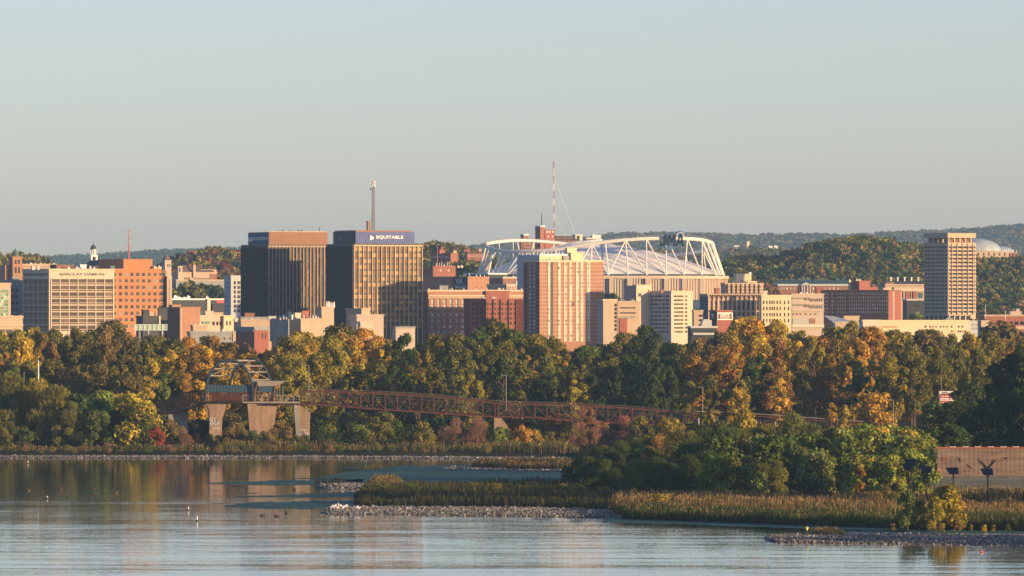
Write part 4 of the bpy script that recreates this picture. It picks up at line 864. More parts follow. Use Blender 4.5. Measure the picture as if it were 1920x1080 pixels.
glyph(1268, 14, [[(-.1, 0), (.2, 0), (.58, 1), (.28, 1)], [(.75, 0), (1.02, 0), (.72, 1), (.42, 1)], [(.15, .2), (.85, .2), (.8, .42), (.25, .42)]])
stext('DOME', 1248.5, 1266, 468.5, 462.5, 'sky_letter', .03, 'small_sign_lettering')
mb = MB(); cx, cz = XL(1276), q(442)
mb.tube([(cx+2.3*math.cos(t), yy+.4, cz+2.3*math.sin(t)) for t in lin(-.6, math.pi+.6, 14)], .28, 5, 0)
mb.tube([(cx+1.5*math.cos(t), yy+.5, cz+.1+1.5*math.sin(t)) for t in lin(-.5, math.pi+.5, 12)], .3, 5, 1)
mb.tube([(cx+3.0*math.cos(t), yy+.6, cz+3.0*math.sin(t)) for t in lin(.9, math.pi-.9, 8)], .4, 5, 1)
mb.build('sign_emblem', [M['letterw'], M['sky_letter']], st_)
sg = MB()
for px_ in (1250, 1272): sg.tube([(XL(px_), yy+.2, q(461)), (XL(px_), p.y, p.z)], .2, 4)
sg.build('sign_bracket', M['grey_metal'], st_)

# ------------------------------------------------------------------ footbridge
YB = 2300.0; kB = YB/F
fb = thing('footbridge', 'rust red steel footbridge on concrete piers with blue grey arches, crossing before the tall trees', 'footbridge', (X(380, YB), YB, H(X(380, YB), YB)), 0); fo = Vector(fb.location)
def bp(px, py, dy=0.0): return PT(px, py, YB)+Vector((0, dy, 0))-fo
def bt(mb, pts, r, n=4, mi=0): mb.tube([bp(*t) for t in pts], r, n, mi)
TT = [(562, 733), (630, 734.5), (700, 736.5), (800, 742), (880, 749.5), (935, 756), (1000, 757), (1100, 760.5), (1200, 766.5), (1302, 776.5)]
TB = [(562, 757), (630, 761), (700, 767), (800, 773.5), (880, 779), (935, 781.5), (1000, 783), (1100, 790), (1200, 795), (1302, 798)]
ft = lambda x: interp(TT, x); fbm = lambda x: interp(TB, x)
panels = [562+22.9*i for i in range(17)]+[934]+[934+22.9*i for i in range(1, 17)]; panels = [p for p in panels if p < 1306]+[1302]
W = 5.0
for side, dy in (('front', 0.0), ('rear', W)):
    for seg in (lin(562, 932, 12), lin(934, 1302, 12)):
        for nm, f in (('top_chord', ft), ('bottom_chord', fbm)):
            mb = MB(); bt(mb, [(x, f(x), dy) for x in seg], .27); mb.build(nm, M['redsteel'], fb)
    for i, x in enumerate(panels):
        if side == 'rear' and i % 2: continue
        mb = MB(); bt(mb, [(x, ft(x)-.5, dy), (x, fbm(x)+1.2, dy)], .24); mb.build('post', M['redsteel'], fb)
    for i in range(len(panels)-1):
        a, c = panels[i], panels[i+1]
        if c-a < 10: continue
        mid = (i < 8) or (17 < i < 26)
        mb = MB()
        bt(mb, [(a, ft(a), dy), (c, fbm(c), dy)] if mid else [(a, fbm(a), dy), (c, ft(c), dy)], .12); mb.build('diagonal', M['redsteel'], fb)
mb = MB(); seg = lin(562, 1302, 24)
for i in range(23):
    a, c = seg[i], seg[i+1]; p = [bp(a, fbm(a)-3.5, 0.3), bp(c, fbm(c)-3.5, 0.3), bp(c, fbm(c)-3.5, W-.3), bp(a, fbm(a)-3.5, W-.3)]
    mb.hexa([v-Vector((0, 0, .5)) for v in p]+p)
mb.build('deck', M['darksteel'], fb)
mb = MB()
for i in range(0, 70):
    x = 566+i*10.6
    if x < 1300: bt(mb, [(x, ft(x)-3.5, .5), (x, fbm(x)-4, .5)], .06, 3); bt(mb, [(x+3, ft(x)-3.5, W-.4), (x+3, fbm(x)-4, W-.4)], .05, 3)
for off in (-3.5, 3, 8, 12, 16): bt(mb, [(x, ft(x)+off, .5) for x in seg], .04, 3); bt(mb, [(x, ft(x)+off, W-.4) for x in seg], .05, 3)
mb.build('safety_fence', M['fence'], fb)
# arched stretch: dark curved side truss, slats, cladding, arches
LT = [(283, 753), (297, 751), (313, 750), (330, 742), (350, 735.5), (370, 733), (385, 732.5)]
LB = [(283, 768), (297, 776), (313, 776), (330, 774), (350, 768), (370, 761), (385, 757)]
for dy in (0, 4.0):
    mb = MB(); bt(mb, [(x, y, dy+(385-x)*.06) for x, y in LT], .28); mb.build('ramp_top_rail', M['darksteel'], fb)
    mb = MB(); bt(mb, [(x, y, dy+(385-x)*.06) for x, y in LB], .4); mb.build('ramp_bottom_rail', M['darksteel'], fb)
    mb = MB()
    for i in range(34):
        x = 284+i*3; bt(mb, [(x+1.4, interp(LT, x+1.4), dy+(385-x)*.06), (x, interp(LB, x), dy+(385-x)*.06)], .13, 4)
    mb.build('ramp_slats', M['darksteel'], fb)
mb = MB()
for i in range(len(LB)-1):
    p = [bp(LB[i][0], LB[i][1]-2, .2+(385-LB[i][0])*.06), bp(LB[i+1][0], LB[i+1][1]-2, .2+(385-LB[i+1][0])*.06), bp(LB[i+1][0], LB[i+1][1]-2, 4+(385-LB[i+1][0])*.06), bp(LB[i][0], LB[i][1]-2, 4+(385-LB[i][0])*.06)]
    mb.hexa([v-Vector((0, 0, .5)) for v in p]+p)
mb.build('ramp_deck', M['darksteel'], fb)
mb = MB(); bt(mb, [(385, 754.5, 0), (430, 753, 0), (475, 755, 0), (562, 757, 0)], .5); bt(mb, [(385, 754.5, 4.5), (475, 755, 4.5), (562, 757, 4.5)], .5); mb.build('girder', M['darksteel'], fb)
p = [bp(384, 753, 0), bp(562, 755, 0), bp(562, 755, 5), bp(384, 753, 5)]; MB().hexa([v-Vector((0, 0, .6)) for v in p]+p).build('deck', M['darksteel'], fb)
mb = MB()
for i in range(31):
    x = 386+i*3; bt(mb, [(x+.8, 735, 0), (x, 752, 0)], .2, 4)
bt(mb, [(385, 739, .1), (475, 740.5, .1)], .16); bt(mb, [(385, 746, .1), (475, 747, .1)], .12); mb.build('side_slats', M['redsteel'], fb)
mb = MB(); n = 15
for i in range(n):
    a, c = 390+86*i/n, 390+86*(i+1)/n; ta, tb_ = 721.5+1.2*math.sin(i/n*3.1), 735.5
    pa = [bp(a, tb_, -.35), bp(c, tb_, -.35), bp(c, tb_, 4.8), bp(a, tb_, 4.8), bp(a, ta, -.05), bp(c, ta, -.05), bp(c, ta, 4.5), bp(a, ta, 4.5)]
    mb.hexa(pa); bt(mb, [(a, tb_, -.42), (a, ta, -.12)], .09, 3)
mb.build('side_cladding', M['bluepanel'], fb)
mb = MB()
for i in range(8):
    bt(mb, [(475+i*9, 756, .3), (475+i*9, 740.5, .3)], .09, 4)
for y in (740.5, 744, 748, 752): bt(mb, [(455, y+.2, -.2), (562, y+.8, -.2)], .07 if y > 741 else .14, 4)
for i in range(10): bt(mb, [(455+i*11.9, 740.5, -.2), (455+i*11.9, 754.5, -.2)], .14, 4)
bt(mb, [(455, 754.3, -.25), (562, 755, -.25)], .3, 4); mb.build('platform_railing', M['galv'], fb)
def arch_pts(cx, hw, ybase, ytop, dy, t0=0.0, t1=math.pi, n=26):
    return [bp(cx-hw*math.copysign(abs(math.cos(t))**.85, math.cos(t)), ybase-(ybase-ytop)*math.sin(t)**.92, dy) for t in lin(t0+1e-4, t1-1e-4, n)]
A1 = arch_pts(430, 45, 751, 675.5, -.8); A2 = arch_pts(468, 41, 751, 675.5, 6.5)
for A in (A1, A2): MB().tube(A, .42, 6).build('arch', M['bluesteel'], fb)
for i in (5, 7, 9, 12, 14, 17, 19, 21):
    MB().tube([A1[i], A2[i]], .19, 5).build('cross_strut', M['galv'], fb)
for a, c in ((5, 9), (9, 5), (9, 13), (17, 13), (17, 21), (21, 17)):
    MB().tube([A1[a], A2[c]], .1, 4).build('wind_brace', M['galv'], fb)
# canopy
mb = MB(); x = lambda p: bp(p, 700).x; z = lambda v: bp(400, v).z
def canopy(pa, pb, pc, pd, ztop, zbot, dy0, dy1, m, nm):
    """profile that flares upward: bottom pa..pb, top pc..pd"""
    n = 6; prof = [(pc+(pa-pc)*(i/n)**.55, ztop+(zbot-ztop)*i/n) for i in range(n+1)]+[(pb+(pd-pb)*(1-(i/n))**0.55 if False else pd+(pb-pd)*(i/n)**.55, ztop+(zbot-ztop)*i/n) for i in range(n, -1, -1)]
    MB().slab([(x(a), z(v)) for a, v in prof], dy0, dy1).build(nm, M[m], fb)
canopy(476, 481, 466, 487, 714.5, 736.5, -.6, 4.5, 'bluepanel', 'canopy_shell')
canopy(487, 512, 484, 518, 724, 735.5, -.8, 4.8, 'bluepanel', 'canopy_shell')
MB().slab([(x(470), z(714.5)), (x(536), z(714.2)), (x(536), z(715)), (x(524), z(721)), (x(517), z(724)), (x(484), z(724)), (x(482), z(716))], -1.2, 5.2).build('canopy_roof', M['galv'], fb)
for p0, p1 in ((481, 477), (516, 513)):
    mb = MB(); bt(mb, [(p0+2, 716, -.9), (p1+1, 730, -.9), (p1, 752, -.9)], .3, 5); mb.build('canopy_column', M['redsteel'], fb)
for p in (492, 500, 507, 519, 524, 530):
    mb = MB(); bt(mb, [(p, 726, 3), (p, 754, 3)], .14, 4); mb.build('canopy_post', M['galv'], fb)
# piers
def pier(poly, dy0, dy1, m='conc'):
    MB().slab([(bp(a, 0).x, bp(0, c).z) for a, c in poly], dy0, dy1).build('pier', M[m], fb)
gz = HOR+(HC-.4)*F/YB+1
pier([(381, 757), (424, 757), (421, 770), (416, 785), (415, 800), (415, gz), (392, gz), (392, 800), (390, 785), (386, 768)], .4, 5.2)
mb = MB(); bt(mb, [(387, 759, .35), (392.5, 770, .35), (392.8, 806, .35)], .16, 4); mb.build('drain_pipe', M['concdark'], fb)
pier([(463, 757), (520, 757), (517, 775), (514, 795), (514, gz), (470, gz), (467, 790), (464, 770)], 1.6, 6)
pier([(464, 757), (480, 757), (486, 766), (490, 785), (491, gz), (470, gz), (467, 790), (465, 770)], -.6, 1.5)
pier([(551, 759), (562, 759), (580, 773), (580, gz), (560, gz), (553, 785)], .2, 5)
pier([(551, 759), (556, 759), (560, 780), (561, gz), (557, gz), (553, 785)], -.4, .19, 'greyc')
pier([(926, 779), (938, 781), (952, 800), (952, gz), (928, gz)], .3, 5)
pier([(312, 771), (350, 766), (350, gz), (322, gz)], 7, 10, 'greyc')
g = MB(); random.seed(3)
for i in range(9):
    cx_, cy_ = 396+random.uniform(0, 13), 787+random.uniform(0, 8); rr = random.uniform(.25, .6)
    g.tube([(bp(cx_, 0).x+rr*math.cos(t), .36, bp(0, cy_).z+rr*1.3*math.sin(t)) for t in lin(random.uniform(0, 3), random.uniform(4, 7), 9)], .09, 4)
for i in range(7):
    cx_ = 397+i*2.2; g.tube([(bp(cx_, 0).x, .36, bp(0, 804).z+random.uniform(-.3, .3)), (bp(cx_+1.5, 0).x, .36, bp(0, 801).z), (bp(cx_+1.6, 0).x, .36, bp(0, 806).z)], .1, 4)
g.build('graffiti', M['graf'], fb)
g = MB()
for i in range(9):
    cx_, cy_ = 562+random.uniform(0, 15), 810+random.uniform(-4, 10); g.tube([(bp(cx_, 0).x+.4*math.cos(t), .15, bp(0, cy_).z+.5*math.sin(t)) for t in lin(0, 4, 6)], .12, 4)
g.build('graffiti', M['graf'], fb)
# railing walk that carries on to the right
YR = 2290; r = thing('railed_walkway', 'dark railed walkway running on from the right end of the footbridge', 'walkway', (X(1325, YR), YR, H(X(1325, YR), YR)), 0); o_ = Vector(r.location)
RW = [(1306, 771), (1360, 773), (1420, 776), (1480, 780), (1545, 785), (1620, 790)]
for off, rad, nm, m in ((0, .12, 'top_rail', 'galv'), (4.5, .2, 'red_rail', 'redsteel'), (12, .35, 'deck_edge', 'darksteel')):
    mb = MB(); mb.tube([PT(a, c+off, YR)-o_ for a, c in RW], rad, 4); mb.build(nm, M[m], r)
mb = MB()
zz_ = []
for i in range(56): p = 1306+i*5.6; y_ = interp(RW, p); zz_ += [PT(p, y_, YR)-o_, PT(p+1.4, y_+12, YR)-o_]
mb.tube(zz_, .06, 3); mb.build('wire_fence', M['fence'], r)
for i in range(9):
    p = 1310+i*36; y_ = interp(RW, p); v = PT(p, y_+12, YR)-o_; MB().tube([v, Vector((v.x, v.y, H(v.x+o_.x, YR)-o_.z-.5))], .35, 5).build('support_post', M['greyc'], r)

# ------------------------------------------------------------------ poles, sign, lamps
def pole(px, yt, yb, Y, label, m='galv', arm=True, name='light_pole', cat='light pole', rad=.16):
    x = X(px, Y); z0 = H(x, Y)-.2; r = thing(name, label, cat, (x, Y, z0)); zt = Z(yt, Y)-z0
    MB().tube([(0, 0, 0), (0, 0, zt)], [rad, rad*.6], 6).build('pole', M[m], r)
    if arm: MB().tube([(0, 0, zt-.1), (-.9, 0, zt+.1)], .07, 5).box(-1.5, -.8, -.16, .16, zt, zt+.16).build('lamp_head', M[m], r)
    return r
pole(72, 676, 720, 2335, 'stout white pole standing among the left trees', 'white', False, 'utility_pole', 'pole', .34)
pole(45, 697, 720, 2335, 'thin pale pole left of the stout white pole', 'galv', False, 'utility_pole', 'pole', .15)
pole(579, 685, 735, 2312, 'grey light pole at the left end of the red truss')
pole(949, 704, 752, 2316, 'pale light pole rising above the middle of the red truss')
pole(1317.5, 726, 772, 2312, 'grey light pole beyond the right end of the red truss')
pole(1675, 750, 790, 2200, 'grey light pole among the trees left of the red and white sign')
pole(1848, 572, 596, 3690, 'twin armed lamp post in front of the low red building at right', 'grey_metal')
pole(1885, 582, 600, 3690, 'lamp post with white cluster in front of low red building', 'grey_metal')
pole(1765, 706, 760, 2330, 'thin tall pole right behind the red and white sign', 'galv', False, 'utility_pole', 'pole', .1)
Y = 2290; x = X(1762, Y); z0 = H(x, Y); r = thing('notice_board', 'red and white roadside notice board half hidden by trees at right', 'sign', (x, Y, z0), 0); k = Y/F; q = lambda py: Z(py, Y)-z0; u = lambda p: (p-1762)*k
MB().box(u(1762), u(1763.2), 0, .25, 0, q(733)).box(u(1788), u(1789.2), 0, .25, 0, q(733)).build('post', M['white'], r)
MB().box(u(1761), u(1792), -.12, .12, q(738), q(733.3)).build('top_panel', M['white'], r)
MB().box(u(1763.4), u(1788), -.1, .1, q(746.2), q(740)).box(u(1763.4), u(1788), -.1, .1, q(752.5), q(746.4), 1).box(u(1766), u(1788), -.1, .1, q(757), q(752.7)).build('message_panel', [M['red'], M['white']], r)
text('THE SERVICE &', 22*k, 2.6*k, (u(1764.5), -.11, q(744.6)), 'R', M['letterw'], r, 'lettering', .03, .04)
for yy_, c, w_ in ((748.9, 'red', 21), (751.8, 'red', 19)):
    mb = MB()
    for i in range(5): mb.box(u(1765+i*w_/5), u(1765+i*w_/5+w_/5-1), -.14, -.1, q(yy_+.6), q(yy_-.6))
    mb.build('text_line', M[c], r)
mb = MB()
for i in range(3): mb.box(u(1768+i*6), u(1773+i*6), -.14, -.1, q(755.5), q(754))
mb.build('text_line', M['letterw'], r)
MB().box(u(1766), u(1777), -.15, -.12, q(736.6), q(734.8)).build('text_line', M['letterd'], r); MB().box(u(1790), u(1795), -.1, .1, q(757), q(741)).build('side_panel', M['cream'], r)

# ------------------------------------------------------------------ timber bird wall and solar lamps
Y = 1760; k = Y/F; x0 = X(1757, Y); z0 = H(x0, Y) if False else .9
r = thing('timber_screen', 'long timber slatted screen wall with bird silhouettes at the right edge', 'screen wall', (x0, Y, z0)); q = lambda py: Z(py, Y)-z0; u = lambda p: (p-1757)*k
Lw = u(2150)
mb = MB().box(0, Lw, .15, .5, q(893), q(841)); yy = 843
while yy < 891: mb.box(0, Lw, -.03, .15, q(yy+2.2), q(yy)); yy += 4.1
mb.build('slat_panel', M['wood'], r)
mb = MB().box(u(1744), Lw, .3, .8, -1, q(892.6)); yy = 893
while yy < 925: mb.box(u(1744), Lw, .1, .3, q(yy+2), q(yy)); yy += 2.8
mb.build('lower_panel', M['woodgrey'], r)
MB().box(-.05, Lw, -.2, .6, q(841), q(838.2)).build('cap_rail', M['rust'], r)
mb = MB()
for i in range(46): p = u(1761+i*8.6); mb.box(p, p+.05, -.05, -.03, q(890), q(842))
mb.build('pale_batten', M['beige'], r)
mb = MB()
for i in range(17):
    p = 1781+i*23.7; mb.box(u(p), u(p+10), .05, .35, q(838.1), q(837.3)); mb.box(u(p), u(p)+.12, .05, .35, q(838.1), q(836.2)); mb.box(u(p+10), u(p+10)+.12, .05, .35, q(838.1), q(836.2))
mb.build('cap_bracket', M['white'], r)
mb = MB()
for i in range(8): mb.box(u(1767), u(1776.5), -.12, -.03, q(856.5+i*1.2), q(855.8+i*1.2))
mb.build('louvre', M['rust'], r)
MB().box(u(1757.5), u(1765), -.1, -.03, q(886.5), q(878)).build('small_board', M['orbrick'], r)
def bird(pts, yd=-.12): MB().slab([(u(a), q(c)) for a, c in pts], yd-.08, yd).build('bird_silhouette', M['black'], r)
bird([(1835, 860), (1841, 866), (1847, 871), (1850, 875), (1853, 875), (1858, 870), (1863, 864), (1867.5, 860.5), (1865, 866), (1860, 872), (1856, 877), (1861, 877.2), (1862, 878.5), (1856, 879), (1852, 879.5), (1847, 879), (1842, 881), (1846, 877), (1846, 873), (1839, 868)])
bird([(1797, 855.5), (1799, 858), (1801, 863), (1801, 867), (1799.5, 863), (1797.5, 861.5), (1797.8, 858)])
bird([(1814, 870), (1817, 873), (1820, 875), (1823.5, 877.5), (1819, 877), (1815.5, 874)])
bird([(1880, 858.5), (1886, 857.8), (1893, 858.6), (1888, 859.5), (1886, 861), (1884, 859.5)])
def solar(px, yt, yb, w, label):
    Y = 1590+(yb-928)*-1.2; k = Y/F; x = X(px, Y); r = thing('solar_lamp_post', label, 'solar lamp post', (x, Y, .4), R(random.uniform(-8, 8)), 'black solar lamp posts by the timber screen'); zt = Z(yt, Y)-.4
    MB().tube([(0, 0, -1), (0, 0, zt)], .17, 6).box(-.3, .3, -.3, .3, zt*.03, zt*.1).build('post', M['black'], r)
    h = w*k/2; MB().hexa([(-h, -1.1, zt-.55), (h, -1.1, zt-.55), (h+.1, .9, zt+.75), (-h-.5, .9, zt+.75), (-h, -1.16, zt-.45), (h, -1.16, zt-.45), (h+.1, .84, zt+.85), (-h-.5, .84, zt+.85)]).build('solar_panel', M['solar'], r)
    MB().box(-.2, .2, -.25, .2, zt-.9, zt-.3).build('battery_box', M['black'], r)
solar(1703, 877, 928, 15, 'taller left black solar post of the touching pair left of timber screen'); solar(1708, 868, 929, 17, 'black solar post just right behind the taller pair mate, highest panel')
solar(1738, 882, 934, 17, 'black solar post standing alone left of the timber screen')
solar(1787.5, 884, 935, 18, 'black solar post before the left half of the timber screen'); solar(1852, 886, 944, 18, 'black solar post below the big flying bird silhouette')
# ------------------------------------------------------------------ land
def sheet(name, rows, mats, kind='structure'):
    nr, nc = len(rows), len(rows[0]); vs = [v for r_ in rows for v in r_]
    me = bpy.data.meshes.new(name); me.from_pydata(vs, [], [(j*nc+i, j*nc+i+1, (j+1)*nc+i+1, (j+1)*nc+i) for j in range(nr-1) for i in range(nc-1)])
    me.materials.append(M[mats]); me.update(); me.shade_smooth(); o = link(name, me); o['kind'] = kind; return o
def ground_mat(name, c1, c2, scale):
    m, nt, out = nodes(name); p = nt.nodes.new('ShaderNodeBsdfDiffuse'); nt.links.new(p.outputs[0], out.inputs[0])
    g = nt.nodes.new('ShaderNodeNewGeometry'); no = nt.nodes.new('ShaderNodeTexNoise'); no.inputs['Scale'].default_value = scale; no.inputs['Detail'].default_value = 8
    nt.links.new(g.outputs['Position'], no.inputs['Vector']); cr = nt.nodes.new('ShaderNodeValToRGB')
    cr.color_ramp.elements[0].position = .35; cr.color_ramp.elements[0].color = (*c1, 1); cr.color_ramp.elements[1].position = .65; cr.color_ramp.elements[1].color = (*c2, 1)
    nt.links.new(no.outputs['Fac'], cr.inputs[0]); nt.links.new(cr.outputs[0], p.inputs[0]); return m
M['ground'] = ground_mat('forest_floor', (0.035, 0.045, 0.02), (0.09, 0.075, 0.035), .05)
M['mudgrass'] = ground_mat('marsh_ground', (0.05, 0.05, 0.025), (0.11, 0.085, 0.045), .2)
ys = list(np.linspace(2050, 2420, 40))+list(np.linspace(2450, 4900, 50))+list(np.linspace(4950, 6500, 62))+list(np.linspace(6550, 12000, 60))+list(np.linspace(12100, 18800, 70))
pxs = np.arange(-1200, 3200, 20.0)
rows = []
for y in ys:
    xs = (pxs-960)/F*y; z = Hnp(xs, np.full_like(xs, y)); rows.append([(float(a), float(y), float(c)) for a, c in zip(xs, z)])
sheet('ground', rows, 'ground')
def table(tab, px): 
    P_ = [t[0] for t in tab]; return np.interp(px, P_, [t[1] for t in tab]), np.interp(px, P_, [t[2] for t in tab])
def mound_z(v, h): return -.35+(h+.35)*np.sin(np.pi*np.clip(v, 0, 1))**.45
def mound(name, tab, h, m, kind='structure', step=6):
    p0, p1 = tab[0][0], tab[-1][0]; n = max(8, int((p1-p0)/step)); rows = []
    for v in np.linspace(0, 1, 13):
        row = []
        for px in np.linspace(p0, p1, n):
            f, b_ = table(tab, px); j = .9*math.sin(px*.21)+.6*math.sin(px*.073+1); yf, yb = YW(f+j*.25), YW(b_-j*.15); y = yf+(yb-yf)*v
            e = min(1, (px-p0)/12+.0, (p1-px)/12) if (p1 < 1915) else min(1, (px-p0)/12)
            row.append((X(px, y), y, float(mound_z(v, h))*max(e, 0)-.35*(1-max(e, 0))))
        rows.append(row)
    return sheet(name, rows, m, kind)
ISL = [(660, 944, 938), (690, 950, 925), (800, 951, 918), (1000, 954, 908), (1060, 956, 893), (1165, 962, 884), (1175, 973, 878), (1300, 977, 874), (1500, 985, 870), (1690, 991, 867), (1920, 994, 865), (2500, 1000, 860)]
mound('island', ISL, .8, 'mudgrass')
BARS = [([(600, 962.5, 960), (622, 965, 952), (800, 967, 951), (1000, 969, 953), (1130, 972, 957), (1170, 973, 962)], .85, .36, 12000, 'pale rubble bar below the near reed bed'),
 ([(588, 914, 912), (620, 918, 908), (680, 919, 909), (765, 921, 914)], 1.0, .4, 3200, 'pale rubble spit with dark birds left of the reeds'),
 ([(1432, 1012, 1010), (1465, 1018, 1003), (1600, 1020, 1001), (1920, 1024, 1003), (2300, 1030, 1005)], .85, .3, 17000, 'grey rubble bar below the fisherman'),
 ([(-500, 859, 856), (400, 859.5, 856), (700, 860, 857), (880, 861.5, 858), (1085, 862.5, 860)], .65, .36, 13000, 'long pale rubble breakwater along the far shore'),
 ([(826, 880, 878), (870, 883, 876), (960, 884, 875), (1085, 886, 876)], .75, .4, 4500, 'pale rubble bar in front of the small reed clumps')]
cubev = np.array([(1, 0, 0), (-1, 0, 0), (0, 1, 0), (0, -1, 0), (0, 0, 1), (0, 0, -1)], float)
cubef = np.array([(0, 2, 4), (2, 1, 4), (1, 3, 4), (3, 0, 4), (2, 0, 5), (1, 2, 5), (3, 1, 5), (0, 3, 5)])
def fastmesh(name, verts, nper, faces_per, kfan, mat_, tint=None):
    """many copies of a small piece in one mesh; verts (n*nper,3), faces_per (f,kfan)"""
    n = len(verts)//nper; me = bpy.data.meshes.new(name); F_ = (faces_per[None]+np.arange(n)[:, None, None]*nper).reshape(-1, kfan)
    me.vertices.add(len(verts)); me.vertices.foreach_set('co', np.ascontiguousarray(verts, np.float32).ravel())
    me.loops.add(F_.size); me.loops.foreach_set('vertex_index', F_.ravel().astype(np.int32)); me.polygons.add(len(F_))
    me.polygons.foreach_set('loop_start', np.arange(len(F_), dtype=np.int32)*kfan)
    if tint is not None:
        a = me.color_attributes.new('tint', 'FLOAT_COLOR', 'POINT'); c = np.ones((len(verts), 4), np.float32); c[:, :3] = np.repeat(tint, len(verts)//len(tint), axis=0); a.data.foreach_set('color', c.ravel())
    me.materials.append(mat_); me.update(calc_edges=True); me.validate(); return me
for ti, (tab, h, s, n, lab) in enumerate(BARS):
    mound('gravel_bar', tab, h-.25, 'soil')
    p0, p1 = tab[0][0], tab[-1][0]; px = RNG.uniform(p0, p1, n); v = RNG.uniform(0.02, .98, n)**1.0; f, b_ = table(tab, px); yf, yb = YW(f), YW(b_); y = yf+(yb-yf)*v
    e = np.clip((px-p0)/12, 0, 1); c = np.stack([(px-960)/F*y, y, mound_z(v, h-.25)*e-.3*(1-e)+RNG.uniform(-.05, .25, n)*s], 1)
    rot = RNG.normal(size=(n, 3, 3)); rot, _ = np.linalg.qr(rot); sc_ = (RNG.uniform(.4, 1.0, (n, 1, 3))*s*np.clip(RNG.lognormal(-.75, .55, (n, 1, 1)), .15, 2.2))
    vv = np.einsum('nij,nkj->nki', rot, cubev[None]*sc_)+c[:, None]
    o = link('rubble', fastmesh('rubble', vv.reshape(-1, 3), 6, cubef, 3, M['stone'])); tag(o, lab, 'rubble', kind='stuff')

# ------------------------------------------------------------------ plants
def leafquads(c, nrm, s, asp, up=None):
    n = len(c); nrm = nrm/np.linalg.norm(nrm, axis=1, keepdims=True)
    r = RNG.normal(size=(n, 3)) if up is None else up
    a = np.cross(nrm, r); a /= np.linalg.norm(a, axis=1, keepdims=True)+1e-9; b_ = np.cross(nrm, a)
    a = a*(s*asp)[:, None]; b_ = b_*s[:, None]
    return np.stack([c+b_, c+a, c-b_, c-a], 1).reshape(-1, 3)
Q4 = np.array([[0, 1, 2, 3]])
def crown_pts(h, rad, cb, nb, n, kind='round', br=.3, lean=0.0):
    t = RNG.uniform(.04, .96, nb); 
    prof = {'round': np.sin(np.pi*t)**.6, 'tall': np.sin(np.pi*(t**.8))**.7, 'cone': (1-t)**.7*1.05, 'shrub': np.cos(t*1.45)**.6, 'open': np.sin(np.pi*t)**.5}[kind]
    rr = rad*prof*np.sqrt(RNG.uniform(.15, 1, nb))*(1-br*.7); th = RNG.uniform(0, 2*np.pi, nb)
    bc = np.stack([rr*np.cos(th)+lean*t, rr*np.sin(th), cb+(h-cb)*(t*.88+.06)], 1)
    R_ = rad*br*RNG.uniform(.6, 1.35, nb); w = R_**2; w /= w.sum()
    idx = RNG.choice(nb, n, p=w); d = RNG.normal(size=(n, 3)); d[:, 2] = d[:, 2]*.9+.25; d /= np.linalg.norm(d, axis=1, keepdims=True)
    c = bc[idx]+d*(R_[idx]*RNG.uniform(.55, 1.08, n))[:, None]*np.array([1, 1, .85]); return c, d, bc
def crown(name, h, rad, cb, nb, n, s, kind='round', br=.3, asp=.62, droop=False):
    c, d, bc = crown_pts(h, rad, cb, nb, n, kind, br)
    nr = d*.9+RNG.normal(size=d.shape)*.55
    if droop:
        nr = RNG.normal(size=d.shape); nr[:, 2] *= .3; axis = np.stack([d[:, 0]*.5, d[:, 1]*.5, np.full(n, 1.0)], 1)+RNG.normal(size=d.shape)*.25
        v = leafquads(c, nr, RNG.uniform(.6, 1.3, n)*s, asp, up=np.cross(nr, np.cross(nr, axis)) if False else axis)
        # long axis along `axis`
    else: v = leafquads(c, nr, RNG.uniform(.6, 1.25, n)*s, asp)
    return fastmesh(name, v, 4, Q4, 4, M['leaf']), bc
def trunk(h, cb, bc, r0, m='bark'):
    mb = MB(); jx, jy = RNG.uniform(-.6, .6, 2); top = (jx, jy, h*.8)
    mb.tube([(0, 0, -.8), (jx*.3, jy*.2, h*.2), (jx*.6, jy*.8, h*.5), top], [r0, r0*.8, r0*.5, r0*.12], 6)
    order = RNG.permutation(len(bc))[:9]
    for i in order:
        p = bc[i]; z = max(cb*.6, p[2]-np.hypot(p[0], p[1])*1.1-.5); f = z/h; a = (jx*.7*f, jy*.7*f, z)
        mb.tube([a, ((a[0]+p[0])*.5, (a[1]+p[1])*.5, (z+p[2])*.5-.3), tuple(p)], [r0*.42, r0*.26, r0*.07], 4)
    return mb.mesh('trunk', M[m])
PROTO = {}
def proto(key, h, rad, cb, nb, n, s, kind='round', br=.3, asp=.62, r0=.4, droop=False, m='bark'):
    cm, bc = crown('crown', h, rad, cb, nb, n, s, kind, br, asp, droop); PROTO[key] = (h, rad, cm, trunk(h, cb, bc, r0, m))
for i in range(5): proto('T%d' % i, 26, 7.2, 4.0, 46, 8500, .40, 'round', .24, r0=.45)
for i in range(3): proto('O%d' % i, 24, 6.2, 6, 26, 4600, .40, 'open', .22, r0=.4)
for i in range(2): proto('P%d' % i, 22, 3.0, 3, 22, 3000, .36, 'tall', .38, r0=.3)
for i in range(4): proto('S%d' % i, 7, 3.6, .2, 18, 2800, .27, 'shrub', .34, r0=.16)
for i in range(3): proto('W%d' % i, 12, 5.2, .2, 26, 9000, .36, 'shrub', .3, .18, r0=.25, droop=True)
for i in range(2): proto('B%d' % i, 7, 3.0, .3, 14, 2600, .42, 'shrub', .36, .07, r0=.12, droop=True)
for i in range(3): proto('L%d' % i, 11, 4.6, .5, 22, 3600, .34, 'shrub', .3, .75, r0=.2)
for i in range(4): proto('H%d' % i, 11, 5.2, 1.5, 14, 700, .75, 'round', .36, r0=.3)
for i in range(2): proto('N%d' % i, 13, 2.8, 1, 12, 500, .6, 'cone', .5, r0=.25)
